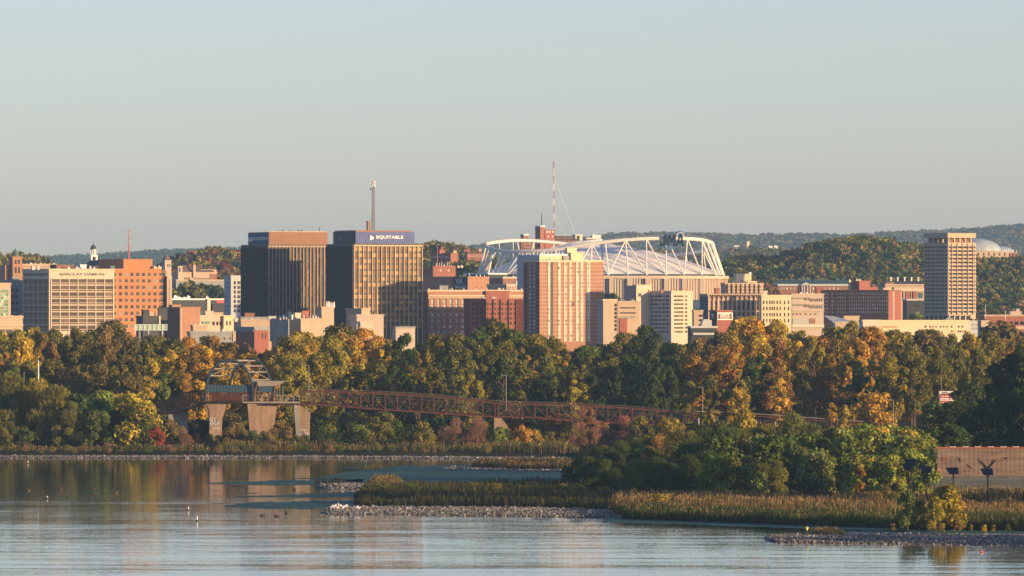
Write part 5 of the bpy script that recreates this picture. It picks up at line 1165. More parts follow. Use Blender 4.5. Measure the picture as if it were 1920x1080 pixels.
COLS = {'olive': (.21, .19, .04), 'green': (.10, .145, .03), 'dark green': (.055, .088, .026), 'golden': (.58, .39, .05), 'orange': (.52, .29, .045), 'rust': (.36, .20, .06),
 'brown': (.25, .175, .06), 'yellow': (.58, .42, .06), 'red': (.32, .06, .04), 'willow green': (.19, .22, .06), 'pinkish brown': (.30, .15, .10), 'bright green': (.22, .27, .05), 'olive gold': (.38, .30, .045), 'magenta': (.45, .07, .1), 'yellow green': (.38, .38, .07)}
KEYS = {c: [k for k in PROTO if k[0] == c] for c in 'TOPSWBLHN'}
def plant(fam, name, cat, x, y, ztop, colour, widen=1.0, group=None, label=None, zbase=None, crown_only=False):
    key = random.choice(KEYS[fam]); h, rad, cm, tm = PROTO[key]; z0 = (H(x, y) if zbase is None else zbase)
    hh = max(ztop-z0, 1.5); s = hh/h
    r = link(name, None, None, (x, y, z0)); r.rotation_euler = (0, 0, random.uniform(0, 6.28)); w = widen*(s if fam in 'SWBLHN' else .35*s+.65)
    r.scale = (w, w, s); tag(r, label, cat, group)
    c = link('crown', cm, r); col = COLS[colour]; j = random.uniform(.85, 1.18); c.color = (col[0]*j*random.uniform(.93, 1.07), col[1]*j, col[2]*j, 1)
    if not crown_only: link('trunk', tm, r)
    return r
PLANTS = []
def P_(fam, name, cat, px, Y, ytop, colour, row, widen=1.0, zbase=None):
    PLANTS.append([fam, name, cat, px, Y, ytop, colour, row, widen, zbase])
random.seed(21)
TOP = [(-60, 600), (0, 608), (40, 603), (70, 600), (100, 604), (150, 606), (215, 592), (240, 602), (300, 618), (345, 625), (395, 624), (410, 634), (450, 634), (500, 638), (540, 622), (600, 604), (635, 592), (670, 608), (720, 616), (760, 628), (800, 630), (850, 615), (880, 603), (920, 594), (960, 603), (1010, 620), (1040, 632), (1100, 640), (1150, 630), (1190, 616), (1210, 608), (1240, 622), (1290, 630), (1340, 620), (1395, 592), (1430, 594), (1470, 606), (1520, 612), (1560, 606), (1610, 598), (1650, 602), (1700, 606), (1750, 609), (1800, 617), (1850, 608), (1900, 622), (1980, 615)]
def zone(tab, px):
    for e, cs in tab:
        if px < e: return random.choice(cs)
    return random.choice(tab[-1][1])
ZB = [(100, ['olive', 'green', 'olive gold']), (190, ['olive', 'olive']), (270, ['brown', 'olive', 'olive gold']), (335, ['olive', 'olive gold']), (400, ['rust', 'orange']), (500, ['dark green', 'dark green', 'rust']), (615, ['olive gold', 'golden', 'olive']), (700, ['olive', 'orange', 'olive gold']), (800, ['olive gold', 'dark green', 'olive']), (985, ['olive', 'green', 'olive gold']), (1060, ['olive', 'olive gold']), (1300, ['dark green', 'green', 'olive']), (1375, ['rust', 'orange', 'brown']), (1480, ['golden', 'golden', 'orange']), (1640, ['rust', 'orange', 'golden', 'olive gold']), (1780, ['olive', 'brown', 'olive gold']), (2000, ['olive gold', 'olive', 'rust'])]
ZM = [(110, ['orange', 'golden', 'rust']), (200, ['olive', 'dark green']), (265, ['brown', 'olive']), (330, ['olive', 'golden']), (420, ['golden', 'orange', 'rust']), (500, ['dark green', 'orange']), (640, ['olive gold', 'golden', 'olive gold']), (800, ['olive', 'golden', 'brown']), (900, ['dark green', 'olive', 'olive gold']), (1000, ['olive gold', 'brown', 'olive']), (1130, ['olive', 'orange', 'olive']), (1290, ['dark green', 'olive', 'dark green']), (1400, ['rust', 'orange', 'brown']), (1500, ['orange', 'golden', 'rust']), (1650, ['rust', 'orange', 'olive gold']), (1760, ['olive', 'olive', 'brown']), (2000, ['olive gold', 'dark green', 'olive'])]
ZF = [(110, ['olive', 'willow green']), (260, ['dark green', 'olive', 'brown']), (310, ['dark green']), (400, ['olive', 'orange']), (510, ['golden', 'orange']), (640, ['olive gold', 'olive']), (860, ['dark green', 'olive gold', 'olive']), (1100, ['dark green', 'olive', 'olive gold']), (1290, ['dark green', 'dark green', 'olive']), (1450, ['olive', 'dark green', 'orange']), (1600, ['olive', 'rust', 'dark green']), (2000, ['olive', 'dark green', 'olive gold'])]
px = -40
while px < 1975:
    j = random.uniform(-6, 10); P_('T', 'shore_tree', 'tree', px, random.uniform(2580, 2680), interp(TOP, px)+j, zone(ZB, px), 'back row', random.uniform(.75, 1.3)); px += random.uniform(30, 40)
px = -30
while px < 1975:
    P_(random.choice('TTO'), 'shore_tree', 'tree', px, random.uniform(2450, 2520), interp(TOP, px)+random.uniform(18, 42), zone(ZM, px), 'middle row', random.uniform(.8, 1.05)); px += random.uniform(32, 44)
px = -50
while px < 1980:
    P_('T', 'shore_tree', 'tree', px, random.uniform(2720, 2790), interp(TOP, px)+random.uniform(10, 22), zone(ZB, px), 'hindmost row', 1.25); px += random.uniform(34, 44)
px = -20
while px < 1800:
    if not (395 < px < 500): P_(random.choice('TO'), 'shore_tree', 'tree', px, random.uniform(2365, 2410), interp(TOP, px)+random.uniform(48, 82), zone(ZF, px), 'front row', random.uniform(.75, 1.0))
    px += random.uniform(34, 50)
# single trees that stand out
for a in (('P', 285, 2345, 660, 'yellow', 1.0), ('P', 305, 2345, 685, 'willow green', .9), ('T', 425, 2420, 668, 'golden', .8), ('T', 462, 2430, 672, 'orange', .8), ('P', 370, 2350, 690, 'golden', 1.2), ('T', 555, 2350, 650, 'olive gold', 1.0), ('T', 600, 2355, 655, 'olive gold', 1.0),
          ('O', 885, 2330, 700, 'olive gold', .8), ('O', 835, 2335, 705, 'olive', .8), ('T', 1385, 2290, 722, 'golden', .7), ('P', 1462, 2300, 700, 'golden', 1.), ('T', 632, 2700, 588, 'olive', 1.2), ('T', 1400, 2690, 586, 'golden', 1.2),
          ('P', 1560, 2180, 736, 'orange', .8), ('P', 1585, 2180, 752, 'yellow', .7), ('S', 1640, 2330, 732, 'orange', 1.2), ('T', 1705, 2480, 716, 'orange', .7)):
    P_(a[0], 'shore_tree', 'tree', a[1], a[2], a[3], a[4], 'stand-alone spot', a[5])
# big trees at the right edge, their shade put into the dark green
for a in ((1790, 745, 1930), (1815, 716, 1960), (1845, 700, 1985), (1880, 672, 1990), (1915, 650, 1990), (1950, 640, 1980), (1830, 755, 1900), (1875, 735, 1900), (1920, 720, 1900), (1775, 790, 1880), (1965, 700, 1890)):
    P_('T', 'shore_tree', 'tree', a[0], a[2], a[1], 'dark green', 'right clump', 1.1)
# shrubs along the left shore and under the bridge
SH = [(-20, 715, 'W', 'olive'), (20, 700, 'W', 'olive'), (62, 712, 'W', 'olive gold'), (100, 722, 'W', 'olive'), (128, 752, 'W', 'olive'), (75, 782, 'P', 'yellow'), (15, 790, 'W', 'olive'), (45, 800, 'S', 'green'), (150, 738, 'L', 'green'), (185, 732, 'L', 'bright green'), (178, 765, 'L', 'green'), (215, 768, 'L', 'dark green'), (235, 735, 'S', 'olive gold'), (262, 733, 'S', 'olive gold'), (240, 770, 'S', 'olive'), (268, 775, 'S', 'green'), (315, 785, 'S', 'brown'), (330, 790, 'S', 'brown'), (345, 805, 'B', 'pinkish brown'), (290, 800, 'S', 'red'), (370, 812, 'B', 'pinkish brown'), (405, 815, 'S', 'brown'), (435, 800, 'S', 'brown'), (458, 805, 'S', 'olive'), (445, 790, 'S', 'brown'), (495, 808, 'S', 'olive'), (528, 790, 'S', 'brown'), (520, 808, 'S', 'brown'), (548, 812, 'S', 'green'), (600, 795, 'S', 'dark green'), (618, 800, 'S', 'olive'), (663, 780, 'P', 'green'), (690, 785, 'P', 'green'), (675, 795, 'S', 'bright green'), (640, 805, 'S', 'dark green'), (720, 790, 'S', 'olive'), (745, 788, 'S', 'green'), (790, 788, 'S', 'olive'), (770, 800, 'S', 'dark green'), (850, 785, 'B', 'pinkish brown'), (835, 798, 'S', 'brown'), (895, 782, 'B', 'pinkish brown'), (905, 790, 'B', 'pinkish brown'), (935, 800, 'L', 'bright green'), (950, 802, 'S', 'green'), (980, 796, 'S', 'orange'), (1005, 805, 'S', 'golden'), (1030, 808, 'S', 'olive'), (1060, 800, 'S', 'olive'), (1095, 765, 'B', 'pinkish brown'), (1105, 757, 'P', 'rust'), (1085, 790, 'B', 'pinkish brown'), (1168, 778, 'B', 'pinkish brown'), (1180, 790, 'B', 'pinkish brown'), (1238, 768, 'P', 'rust'), (1140, 800, 'S', 'pinkish brown'), (1215, 795, 'S', 'olive')]
SH += [(392, 812, 'S', 'brown'), (415, 818, 'S', 'olive'), (470, 806, 'S', 'green'), (484, 814, 'S', 'olive'), (508, 804, 'S', 'brown'), (560, 816, 'S', 'olive'), (572, 818, 'S', 'green'), (1200, 778, 'S', 'olive'), (1260, 782, 'S', 'olive gold')]
for px, yt, fam, c in SH: P_(fam, 'shore_shrub', 'shrub', px+random.uniform(-3, 3), random.uniform(2255, 2285), yt, c, 'left shore', 1.0 if fam != 'P' else .8)
px = 130
while px < 1250:
    P_('S', 'shore_shrub', 'shrub', px, random.uniform(2310, 2345), random.uniform(768, 792), random.choice(['dark green', 'green', 'olive', 'dark green', 'rust', 'olive gold']), 'strip behind the bridge', 1.15); px += random.uniform(20, 30)
px = -30
while px < 1085:
    P_('B', 'marsh_shrub', 'shrub', px, random.uniform(2228, 2240), random.uniform(829, 843), random.choice(['pinkish brown', 'brown', 'brown', 'olive', 'green']), 'water edge', random.uniform(1.2, 1.9)); px += random.uniform(16, 30)
# island thicket
IT = [(1045, 885), (1060, 868), (1080, 852), (1110, 834), (1160, 824), (1200, 816), (1250, 808), (1300, 802), (1340, 796), (1400, 798), (1440, 796), (1480, 790), (1520, 790), (1560, 802), (1580, 796), (1620, 788), (1660, 786), (1700, 794), (1735, 806), (1752, 830), (1765, 850)]
ZI = [(1120, ['green', 'brown', 'green']), (1300, ['green', 'olive', 'rust']), (1480, ['green', 'olive', 'willow green']), (1560, ['willow green', 'olive']), (1780, ['yellow green', 'yellow green', 'bright green'])]
for row, (ya, yb), off, stp in (('back row', (1830, 1890), (0, 8), 26), ('middle row', (1760, 1800), (14, 34), 27), ('front row', (1690, 1725), (44, 72), 27)):
    px = 1062 if row == 'back row' else 1072
    while px < 1745:
        c = zone(ZI, px); fam = 'W' if px < 1575 else 'L'
        if row != 'back row': c = random.choice(['dark green', 'dark green', 'green']) if px < 1360 else random.choice(['green', 'willow green', 'olive']) if px < 1560 else random.choice(['yellow green', 'bright green'])
        if row != 'back row' and 1330 < px < 1560: fam = random.choice('WLS')
        P_(fam, 'island_shrub', 'shrub', px, random.uniform(ya, yb), interp(IT, px)+random.uniform(*off), c, row, 1.15, .6); px += random.uniform(stp*.8, stp*1.2)
for px, yt, fam, c, Y, w in ((1493, 776, 'W', 'willow green', 1850, 1.0), (1395, 765, 'L', 'yellow', 1960, .8), (1330, 770, 'S', 'olive', 1970, 1.), (1640, 800, 'L', 'yellow', 1800, 1.), (1700, 808, 'L', 'yellow', 1790, 1.), (1610, 860, 'P', 'orange', 1680, .6), (1590, 868, 'L', 'bright green', 1665, .6), (1660, 912, 'S', 'orange', 1610, .8), (1390, 918, 'B', 'olive', 1630, 1.8), (1360, 922, 'B', 'olive', 1630, 1.6), (1425, 925, 'B', 'brown', 1620, 1.5),
        (1702, 922, 'L', 'willow green', 1455, 1.0), (1724, 938, 'L', 'olive', 1450, .9), (1770, 903, 'L', 'olive gold', 1440, 1.05), (1790, 925, 'L', 'golden', 1445, .9), (1755, 935, 'L', 'olive gold', 1435, .9), (1795, 975, 'S', 'rust', 1437, 1.1), (1762, 980, 'S', 'brown', 1432, 1.0), (1770, 753, 'S', 'green', 2265, 1.3), (1784, 757, 'S', 'olive', 2262, 1.3), (1674, 985, 'B', 'brown', 1432, 1.2), (1862, 985, 'B', 'rust', 1425, 1.0), (1845, 992, 'S', 'golden', 1425, .9), (1820, 985, 'S', 'olive', 1430, .8), (1890, 992, 'S', 'green', 1428, 1.), (1860, 915, 'L', 'bright green', 1660, 1.2), (1880, 918, 'L', 'golden', 1650, 1.2), (1905, 922, 'L', 'bright green', 1650, 1.2), (1880, 935, 'W', 'olive', 1600, 1.3), (1915, 935, 'W', 'olive gold', 1590, 1.3)):
    P_(fam, 'bank_shrub', 'shrub', px, Y, yt, c, 'open ground', w, .5)
for i in range(34):
    px = random.uniform(1180, 1985); P_(random.choice('BSBW'), 'bank_shrub', 'shrub', px, random.uniform(1555, 1650), random.uniform(922, 944), random.choice(['olive', 'brown', 'green', 'olive gold', 'pinkish brown']), 'marsh grass', random.uniform(1.2, 2.2), .5)
for i in range(16):
    px = random.uniform(700, 1150); P_(random.choice('BS'), 'bank_shrub', 'shrub', px, random.uniform(1640, 1750), random.uniform(903, 912), random.choice(['olive', 'brown', 'green', 'dark green']), 'left reed bed', random.uniform(1.2, 2.0), .5)
# trees added out of frame, sized to shade thicket, reeds and rubble bar
for i, (x, y, hh_) in enumerate([(x_, y_, 14.4) for x_, y_ in ((131, 1338), (133, 1350), (131, 1362), (136, 1372), (140, 1345))]+[(x_, y_, 36) for x_, y_ in ((141, 1548), (150, 1560), (160, 1552), (143, 1570))]+[(a_, b_, 29) for a_, b_ in [(140, 1596), (148, 1612), (139, 1618), (152, 1600), (158, 1622), (163, 1610), (150, 1585)]]):
    P_('T', 'added_shade_tree', 'tree', 960+x/y*F, y, HOR-(hh_-HC)/y*F, 'dark green', 'added shade row', 1.25, .5)
LMK = [(-200, 'left edge'), (60, 'stout white pole'), (120, 'cream lettered office block'), (250, 'orange hotel'), (345, 'red brick wall block'), (440, 'bridge arches'), (520, 'left glass tower'), (600, 'end pier of the bridge'), (700, 'blue sign tower'), (840, 'grand brick hotel'), (950, 'middle light pole'), (1060, 'tall brick apartment tower'), (1150, 'blank tan block'), (1250, 'pale ward tower'), (1350, 'brick sign block'), (1455, 'square window building'), (1515, 'overhanging beige block'), (1620, 'long brick slab'), (1720, 'solar posts'), (1785, 'tall tan tower'), (1875, 'far domes'), (1990, 'right edge')]
WORD = {'T': 'broad crowned', 'O': 'open crowned', 'P': 'slender', 'S': 'rounded', 'W': 'feathery', 'B': 'twiggy', 'L': 'leafy', 'H': '', 'N': ''}
BEL = {'hindmost row': 'hindmost row of wood', 'back row': 'back row of wood', 'middle row': 'middle row of wood', 'front row': 'front row of wood', 'stand-alone spot': 'shore wood', 'right clump': 'shade coloured right clump', 'left shore': 'far shore', 'strip behind the bridge': 'strip behind bridge', 'water edge': 'far water edge', 'open ground': 'near bank', 'added shade row': 'shade row added outside', 'marsh grass': 'near marsh grass', 'left reed bed': 'left reed bed'}
groups = {}
for p in PLANTS:
    fam, name, cat, px, Y, yt, c, row, w, zb = p
    lm = min(LMK, key=lambda t: abs(t[0]-px))[1]; where = ('island thicket '+row) if name == 'island_shrub' else BEL[row]
    groups.setdefault((WORD[fam], c, cat, where, lm), []).append(p)
ORD = ['leftmost', 'second from left', 'third from left', 'fourth from left', 'fifth from left', 'sixth from left', 'seventh from left']
for (w_, c, cat, where, lm), ps in groups.items():
    ps.sort(key=lambda t: t[3])
    for i, p in enumerate(ps):
        lab = '%s %s %s in %s near the %s' % (w_, c, cat, where, lm)
        if len(ps) > 1: lab = '%s %s %s, %s, by %s, %s' % (w_, c, cat, where, lm, ORD[min(i, 6)])
        fam, name, cat_, px, Y, yt, c_, row, w, zb = p
        if len(lab.split()) > 16: lab = lab.replace(', by ', ' by ').replace(' the ', ' ').replace(' crowned', '')
        if len(lab.split()) > 16: print('LONG', lab)
        plant(fam, name, cat, X(px, Y), Y, Z(yt, Y), c_, w, {'tree': 'trees of the shore woods', 'shrub': 'shrubs along the banks'}[cat], lab, zb)

# hill trees one by one, then the rest of the woods as mass
HT = {'right': (1290, 1935, 150), 'left': (288, 470, 46), 'farleft': (-10, 100, 16), 'centre': (762, 985, 46)}
HC_COL = {'right': ['green', 'green', 'olive', 'dark green', 'olive gold', 'brown', 'olive', 'willow green', 'dark green', 'green', 'rust', 'olive'], 'left': ['olive', 'brown', 'rust', 'red', 'olive gold', 'pinkish brown', 'green'], 'farleft': ['olive', 'brown', 'green', 'olive gold'], 'centre': ['dark green', 'green', 'olive', 'brown', 'rust', 'olive gold']}
HN = {'right': 'wooded hill left of the tall tan tower', 'left': 'wooded hill behind the stone college', 'farleft': 'rise behind the left church tower', 'centre': 'wooded hill between twin towers and stadium'}
for hk, (a, c, n) in HT.items():
    yc, wd, tab = HILLS[hk]
    for i in range(n):
        px = a+(c-a)*((i*0.618034) % 1.0); t = ((i*.381966*1.7) % 1.0); y = yc-wd*.96+wd*1.05*(.25+.75*t); col = random.choice(HC_COL[hk]); x = X(px, y); z0 = H(x, y)
        g = (HN[hk], col)
        plant('H', 'hill_tree', 'tree', x, y, z0+CAN[hk]*random.uniform(.85, 1.25), col, random.uniform(.8, 1.15), 'trees on the hills', '%s tree on the %s' % (col, HN[hk]), z0, crown_only=False)
for i in range(20):
    px = [812, 820, 828, 836, 846, 856, 864, 872, 880, 888, 896, 904, 912, 920, 798, 890, 868, 842, 816, 902][i]; Y = 5240-random.uniform(0, 90); yt = (489 if px > 862 else 492)+(i % 4)*3+(8 if i > 14 else 0); col = HC_COL['centre'][i % 6]
    plant('H', 'hill_tree', 'tree', X(px, Y), Y, Z(yt, Y), col, 1.1, 'trees on the hills', '%s tree below the hillside brick dormitories' % col)
def mass(name, label, pxr, yr, n, protos, cols, hh, step_w=(.8, 1.2), cond=None, yfun=None):
    V_, T_ = [], []
    px = RNG.uniform(pxr[0], pxr[1], n); y = RNG.uniform(yr[0], yr[1], n); x = (px-960)/F*y; z = Hnp(x, y)
    if cond is not None:
        k = cond(px, y, z); px, y, x, z = px[k], y[k], x[k], z[k]
    src = []
    for key in protos:
        me = PROTO[key][2]; a = np.empty(len(me.vertices)*3, np.float32); me.vertices.foreach_get('co', a); src.append(a.reshape(-1, 3))
    for j in range(len(px)):
        s = src[j % len(src)]; th = RNG.uniform(0, 6.28); ct, sn = math.cos(th), math.sin(th); w = RNG.uniform(*step_w); h_ = RNG.uniform(*hh)/PROTO[protos[j % len(protos)]][0]
        v = np.empty_like(s); v[:, 0] = (s[:, 0]*ct-s[:, 1]*sn)*w+x[j]; v[:, 1] = (s[:, 0]*sn+s[:, 1]*ct)*w+y[j]; v[:, 2] = s[:, 2]*h_+z[j]
        V_.append(v); c = np.array(COLS[cols[RNG.integers(len(cols))]])*RNG.uniform(.8, 1.2); T_.append(np.tile(c, (len(v), 1)))
    V_ = np.concatenate(V_); T_ = np.concatenate(T_)
    o = link(name, fastmesh(name, V_, 4, Q4, 4, M['leafmass'], T_)); tag(o, label, 'woodland', kind='stuff'); return o
for i in range(3): proto('m%d' % i, 11, 5.6, .5, 12, 170, 1.35, 'round', .4)
for i in range(3): proto('f%d' % i, 12, 6.0, .5, 8, 48, 2.3, 'round', .45)
for i in range(2): proto('c%d' % i, 15, 3.4, .5, 9, 40, 2.0, 'cone', .55)
def slope(hk):
    yc, w, tab = HILLS[hk]; return (yc-w, yc+120)
mass('woodland', 'mixed autumn woodland mass filling the near hill on the right', (1250, 2100), slope('right'), 1900, ['m0', 'm1', 'm2'], HC_COL['right'], (9, 13))
mass('woodland', 'mixed autumn woodland mass behind the stone college', (250, 560), slope('left'), 560, ['m0', 'm1', 'm2'], HC_COL['left'], (9, 12.5))
mass('woodland', 'woodland mass on the far left rise', (-120, 150), slope('farleft'), 300, ['m0', 'm1', 'm2'], HC_COL['farleft'], (9, 12.5))
mass('woodland', 'woodland mass on the hill behind the twin towers', (720, 1030), slope('centre'), 620, ['m0', 'm1', 'm2'], HC_COL['centre'], (8, 12))
mass('woodland', 'hazy woodland in the valley beyond the stadium', (880, 1850), (9550, 10620), 4200, ['f0', 'f1', 'f2'], ['green', 'olive', 'dark green', 'brown', 'olive', 'rust'], (10, 15), (1.1, 1.6))
mass('woodland', 'distant woodland covering the skyline ridge', (-60, 1990), (13900, 17200), 12500, ['f0', 'f1', 'f2'], ['green', 'olive', 'brown', 'dark green', 'olive'], (13, 20), (1.3, 2.4))
mass('woodland', 'distant conifer woodland along the left skyline ridge', (60, 700), (15800, 17150), 1800, ['c0', 'c1'], ['dark green', 'green'], (18, 26), (1.5, 2.2))
mass('woodland', 'hillside woodland below the stadium and campus', (-40, 1980), (4560, 5180), 900, ['m0', 'm1', 'm2'], ['green', 'dark green', 'olive', 'dark green', 'rust'], (6, 9), cond=lambda px, y, z: (np.abs(px-1131) > 255))
mass('woodland', 'street trees among the downtown roofs', (-40, 1980), (2720, 3000), 330, ['m0', 'm1', 'm2'], ['green', 'olive', 'dark green', 'rust', 'olive gold'], (8, 13))
for px, yt, c, Y in ((352, 531, 'olive', 4600), (367, 536, 'olive', 4600), (335, 548, 'dark green', 4600), (385, 536, 'dark green', 4620), (405, 535, 'dark green', 4620), (420, 545, 'green', 4620), (1141, 545, 'green', 4750), (1150, 552, 'green', 4740), (1133, 546, 'green', 4745), (1720, 592, 'willow green', 3800), (1432, 536, 'pinkish brown', 4350), (1450, 540, 'pinkish brown', 4350), (1870, 608, 'rust', 3000), (1880, 612, 'brown', 2950), (1845, 600, 'olive', 3300)):
    plant('H', 'town_tree', 'tree', X(px, Y), Y, Z(yt, Y), c, 1.1, 'single trees between the buildings', '%s tree %s' % (c, {352: 'before the long stone hall, left', 367: 'before the long stone hall, second', 335: 'at the left foot of the long stone hall', 385: 'before the long stone hall, centre', 405: 'before the long stone hall, right of centre', 420: 'at the right end of the long stone hall', 1141: 'beside the stadium wall, middle one right of brick tower', 1150: 'beside the stadium wall, lower right one', 1133: 'beside the stadium wall, touching the tall brick tower', 1720: 'at the left foot of the tall tan tower', 1432: 'bare, right of the scaffolded building', 1450: 'bare, farther right of the scaffolded building', 1870: 'above the right shore woods', 1880: 'just right of the rust one above right shore woods', 1845: 'right of the long cream building'}[px]))

# ------------------------------------------------------------------ reeds and grass
def reeds(label, tab, n, hgt, cols, w=.09, vr=(0.02, .98), name='reeds', zb=None, heads=.3):
    p0, p1 = tab[0][0], tab[-1][0]; px = RNG.uniform(p0, p1, n); v = RNG.uniform(vr[0], vr[1], n); f, b_ = table(tab, px); yf, yb = YW(f), YW(b_); y = yf+(yb-yf)*v; x = (px-960)/F*y
    z = np.full(n, .3) if zb is None else np.full(n, zb)
    cl = .65+.5*np.sin(x*.35+y*.11)*np.sin(x*.13+1.7)+.25*np.sin(x*1.3+y*.7)
    cl = cl+.5*np.sin(x*.055+y*.03+2)+.35*np.sin(x*.21-y*.17); h_ = hgt*RNG.uniform(.45, 1.12, n)*(.62+.3*np.clip(cl, -.4, 1.3)); h_ = h_*np.clip((px-p0)/28+.3+.15*np.sin(y*.4), .25, 1)*np.clip((p1-px)/28+.3, .25, 1); th = RNG.uniform(0, np.pi, n); a = np.stack([np.cos(th), np.sin(th), 0*th], 1)*w*(np.where(cl < -.25, .25, 1))[:, None]; b0 = np.stack([x, y, z], 1)
    tip = b0+np.stack([RNG.normal(size=n)*.16*h_-.05*h_, RNG.normal(size=n)*.16*h_, h_], 1); md = (b0+tip)/2
    vv = np.stack([b0-a*.7, b0+a*.7, tip+a*.5, tip-a*.5], 1).reshape(-1, 3); c = np.array([COLS[k] if isinstance(k, str) else k for k in cols])[(np.clip((.5+.35*np.sin(x*.09+y*.05)+.25*np.sin(x*.31+1)+RNG.normal(size=n)*.22), 0, .999)*len(cols)).astype(int)]
    V2 = [vv]; T2 = [np.repeat(c, 4, 0)]
    k = RNG.random(n) < heads; tp = tip[k]; m_ = len(tp); up = np.tile([[0, 0, .42]], (m_, 1)); aa = np.stack([np.cos(th[k]), np.sin(th[k]), 0*th[k]], 1)*w*1.15     # seed heads
    V2.append(np.stack([tp-aa, tp-up*.6, tp+aa, tp+up], 1).reshape(-1, 3)); T2.append(np.repeat(np.tile(np.array([[.32, .19, .09]]), (m_, 1))*RNG.uniform(.7, 1.2, (m_, 1)), 4, 0))
    o = link(name, fastmesh(name, np.concatenate(V2), 4, Q4, 4, M['leafmass'], np.concatenate(T2))); tag(o, label, 'reeds', kind='stuff')
gr = [(.09, .11, .03), (.13, .13, .04), (.2, .16, .06), (.07, .09, .03)]; grd = [(.06, .085, .025), (.08, .1, .03), (.05, .07, .025)]; tn = [(.24, .15, .06), (.17, .12, .045), (.12, .11, .04), (.28, .18, .07)]
reeds('reed bed with shade put into its colours, before the thicket, left part', [(664, 948, 938), (690, 951, 925), (800, 952, 918), (1000, 955, 912), (1175, 960, 925)], 30000, 2.5, [(.05, .055, .025), (.085, .065, .035), (.04, .05, .02)], .1, heads=.0)  # blade colours darkened to stand in for the shadow on this bed
reeds('tall green reed bed along the near bank', [(1150, 968, 966), (1185, 974, 966), (1300, 978, 970), (1500, 986, 977), (1700, 992, 983), (1920, 996, 987), (1990, 997, 988)], 26000, 2.7, grd, .09, heads=.06)
reeds('dry golden marsh grass behind the green reeds', [(1140, 962, 955), (1185, 968, 946), (1300, 970, 945), (1500, 976, 950), (1700, 982, 950), (1920, 986, 945), (1990, 988, 945)], 34000, 3.1, tn+[(.13, .13, .04)], .08, heads=.5)
reeds('reed band along the far shore below the bridge', [(400, 853, 846), (600, 852, 843), (800, 853, 842), (1085, 855, 842)], 22000, 3.4, tn[1:3]+gr, .12, zb=.6, heads=.25)
reeds('low marsh plants along the far left shore', [(-40, 853, 846), (400, 853, 844)], 12000, 2.2, gr+grd, .14, zb=.6, heads=.1)
reeds('reed clump on the small rubble spit', [(688, 912, 909), (700, 914, 906), (755, 914, 906)], 3000, 2.4, gr, .1, name='reeds')
reeds('brown reed clumps on the bar before the far shore', [(885, 880, 876), (950, 882, 875), (1085, 884, 875)], 6000, 2.4, [(.13, .07, .04), (.09, .08, .03), (.15, .09, .05)], .12, heads=.1)
reeds('thin dry grass on the rubble bar beside the fisherman', [(1518, 1008, 1004), (1560, 1010, 1004), (1585, 1011, 1007)], 900, 1.3, tn, .05, zb=.7)
reeds('grass before the timber screen', [(1560, 948, 915), (1750, 945, 912), (1990, 950, 912)], 14000, 1.6, gr, .1)
# fallen pale branch
Y = 2222; r = MB(); v = PT(455, 856, Y); r.tube([(0, 0, 0), (-1.0, .3, 1.3), (-2.0, .5, 2.6)], [.12, .08, .04], 5).tube([(-.8, .2, 1.0), (.6, .2, 1.0), (1.2, .3, .3)], [.07, .05, .03], 4)
o = r.build('driftwood', M['barkpale']); o.location = (v.x, Y, .4); tag(o, 'pale forked driftwood branch sticking up on the far breakwater', 'driftwood')

# ------------------------------------------------------------------ markers, birds, fisherman
def buoy(px, yt, yb, label, g='slim marker posts in the water'):
    Y = YW(yb); k = Y/F; h = (yb-yt)*k; r = thing('marker_post', label, 'marker post', (X(px, Y), Y, -.3), 0, g)
    MB().tube([(0, 0, 0), (0, 0, h*.55+.3), (0, 0, h+.3)], [.2, .16, .1], 6).build('post', M['white'], r)
    MB().tube([(0, 0, .25), (0, 0, .55)], [.3, .26], 8).build('float', M['red' if px > 1800 else 'domedark'], r)
buoy(52.5, 864, 869, 'white marker post in the water near the far left shore'); buoy(88.5, 930, 935, 'small tan marker in the open water at left'); buoy(353, 950, 957, 'marker post with dark foot, upper one of the pair in mid water')
buoy(369.5, 967, 977, 'white marker post, lower one of the pair in mid water'); buoy(686.5, 864, 870, 'white marker post off the far shore left of the bar'); buoy(1054, 858, 865, 'white marker post right beside the dark thicket')
buoy(1841, 1032, 1036, 'small red float in the water at lower right')
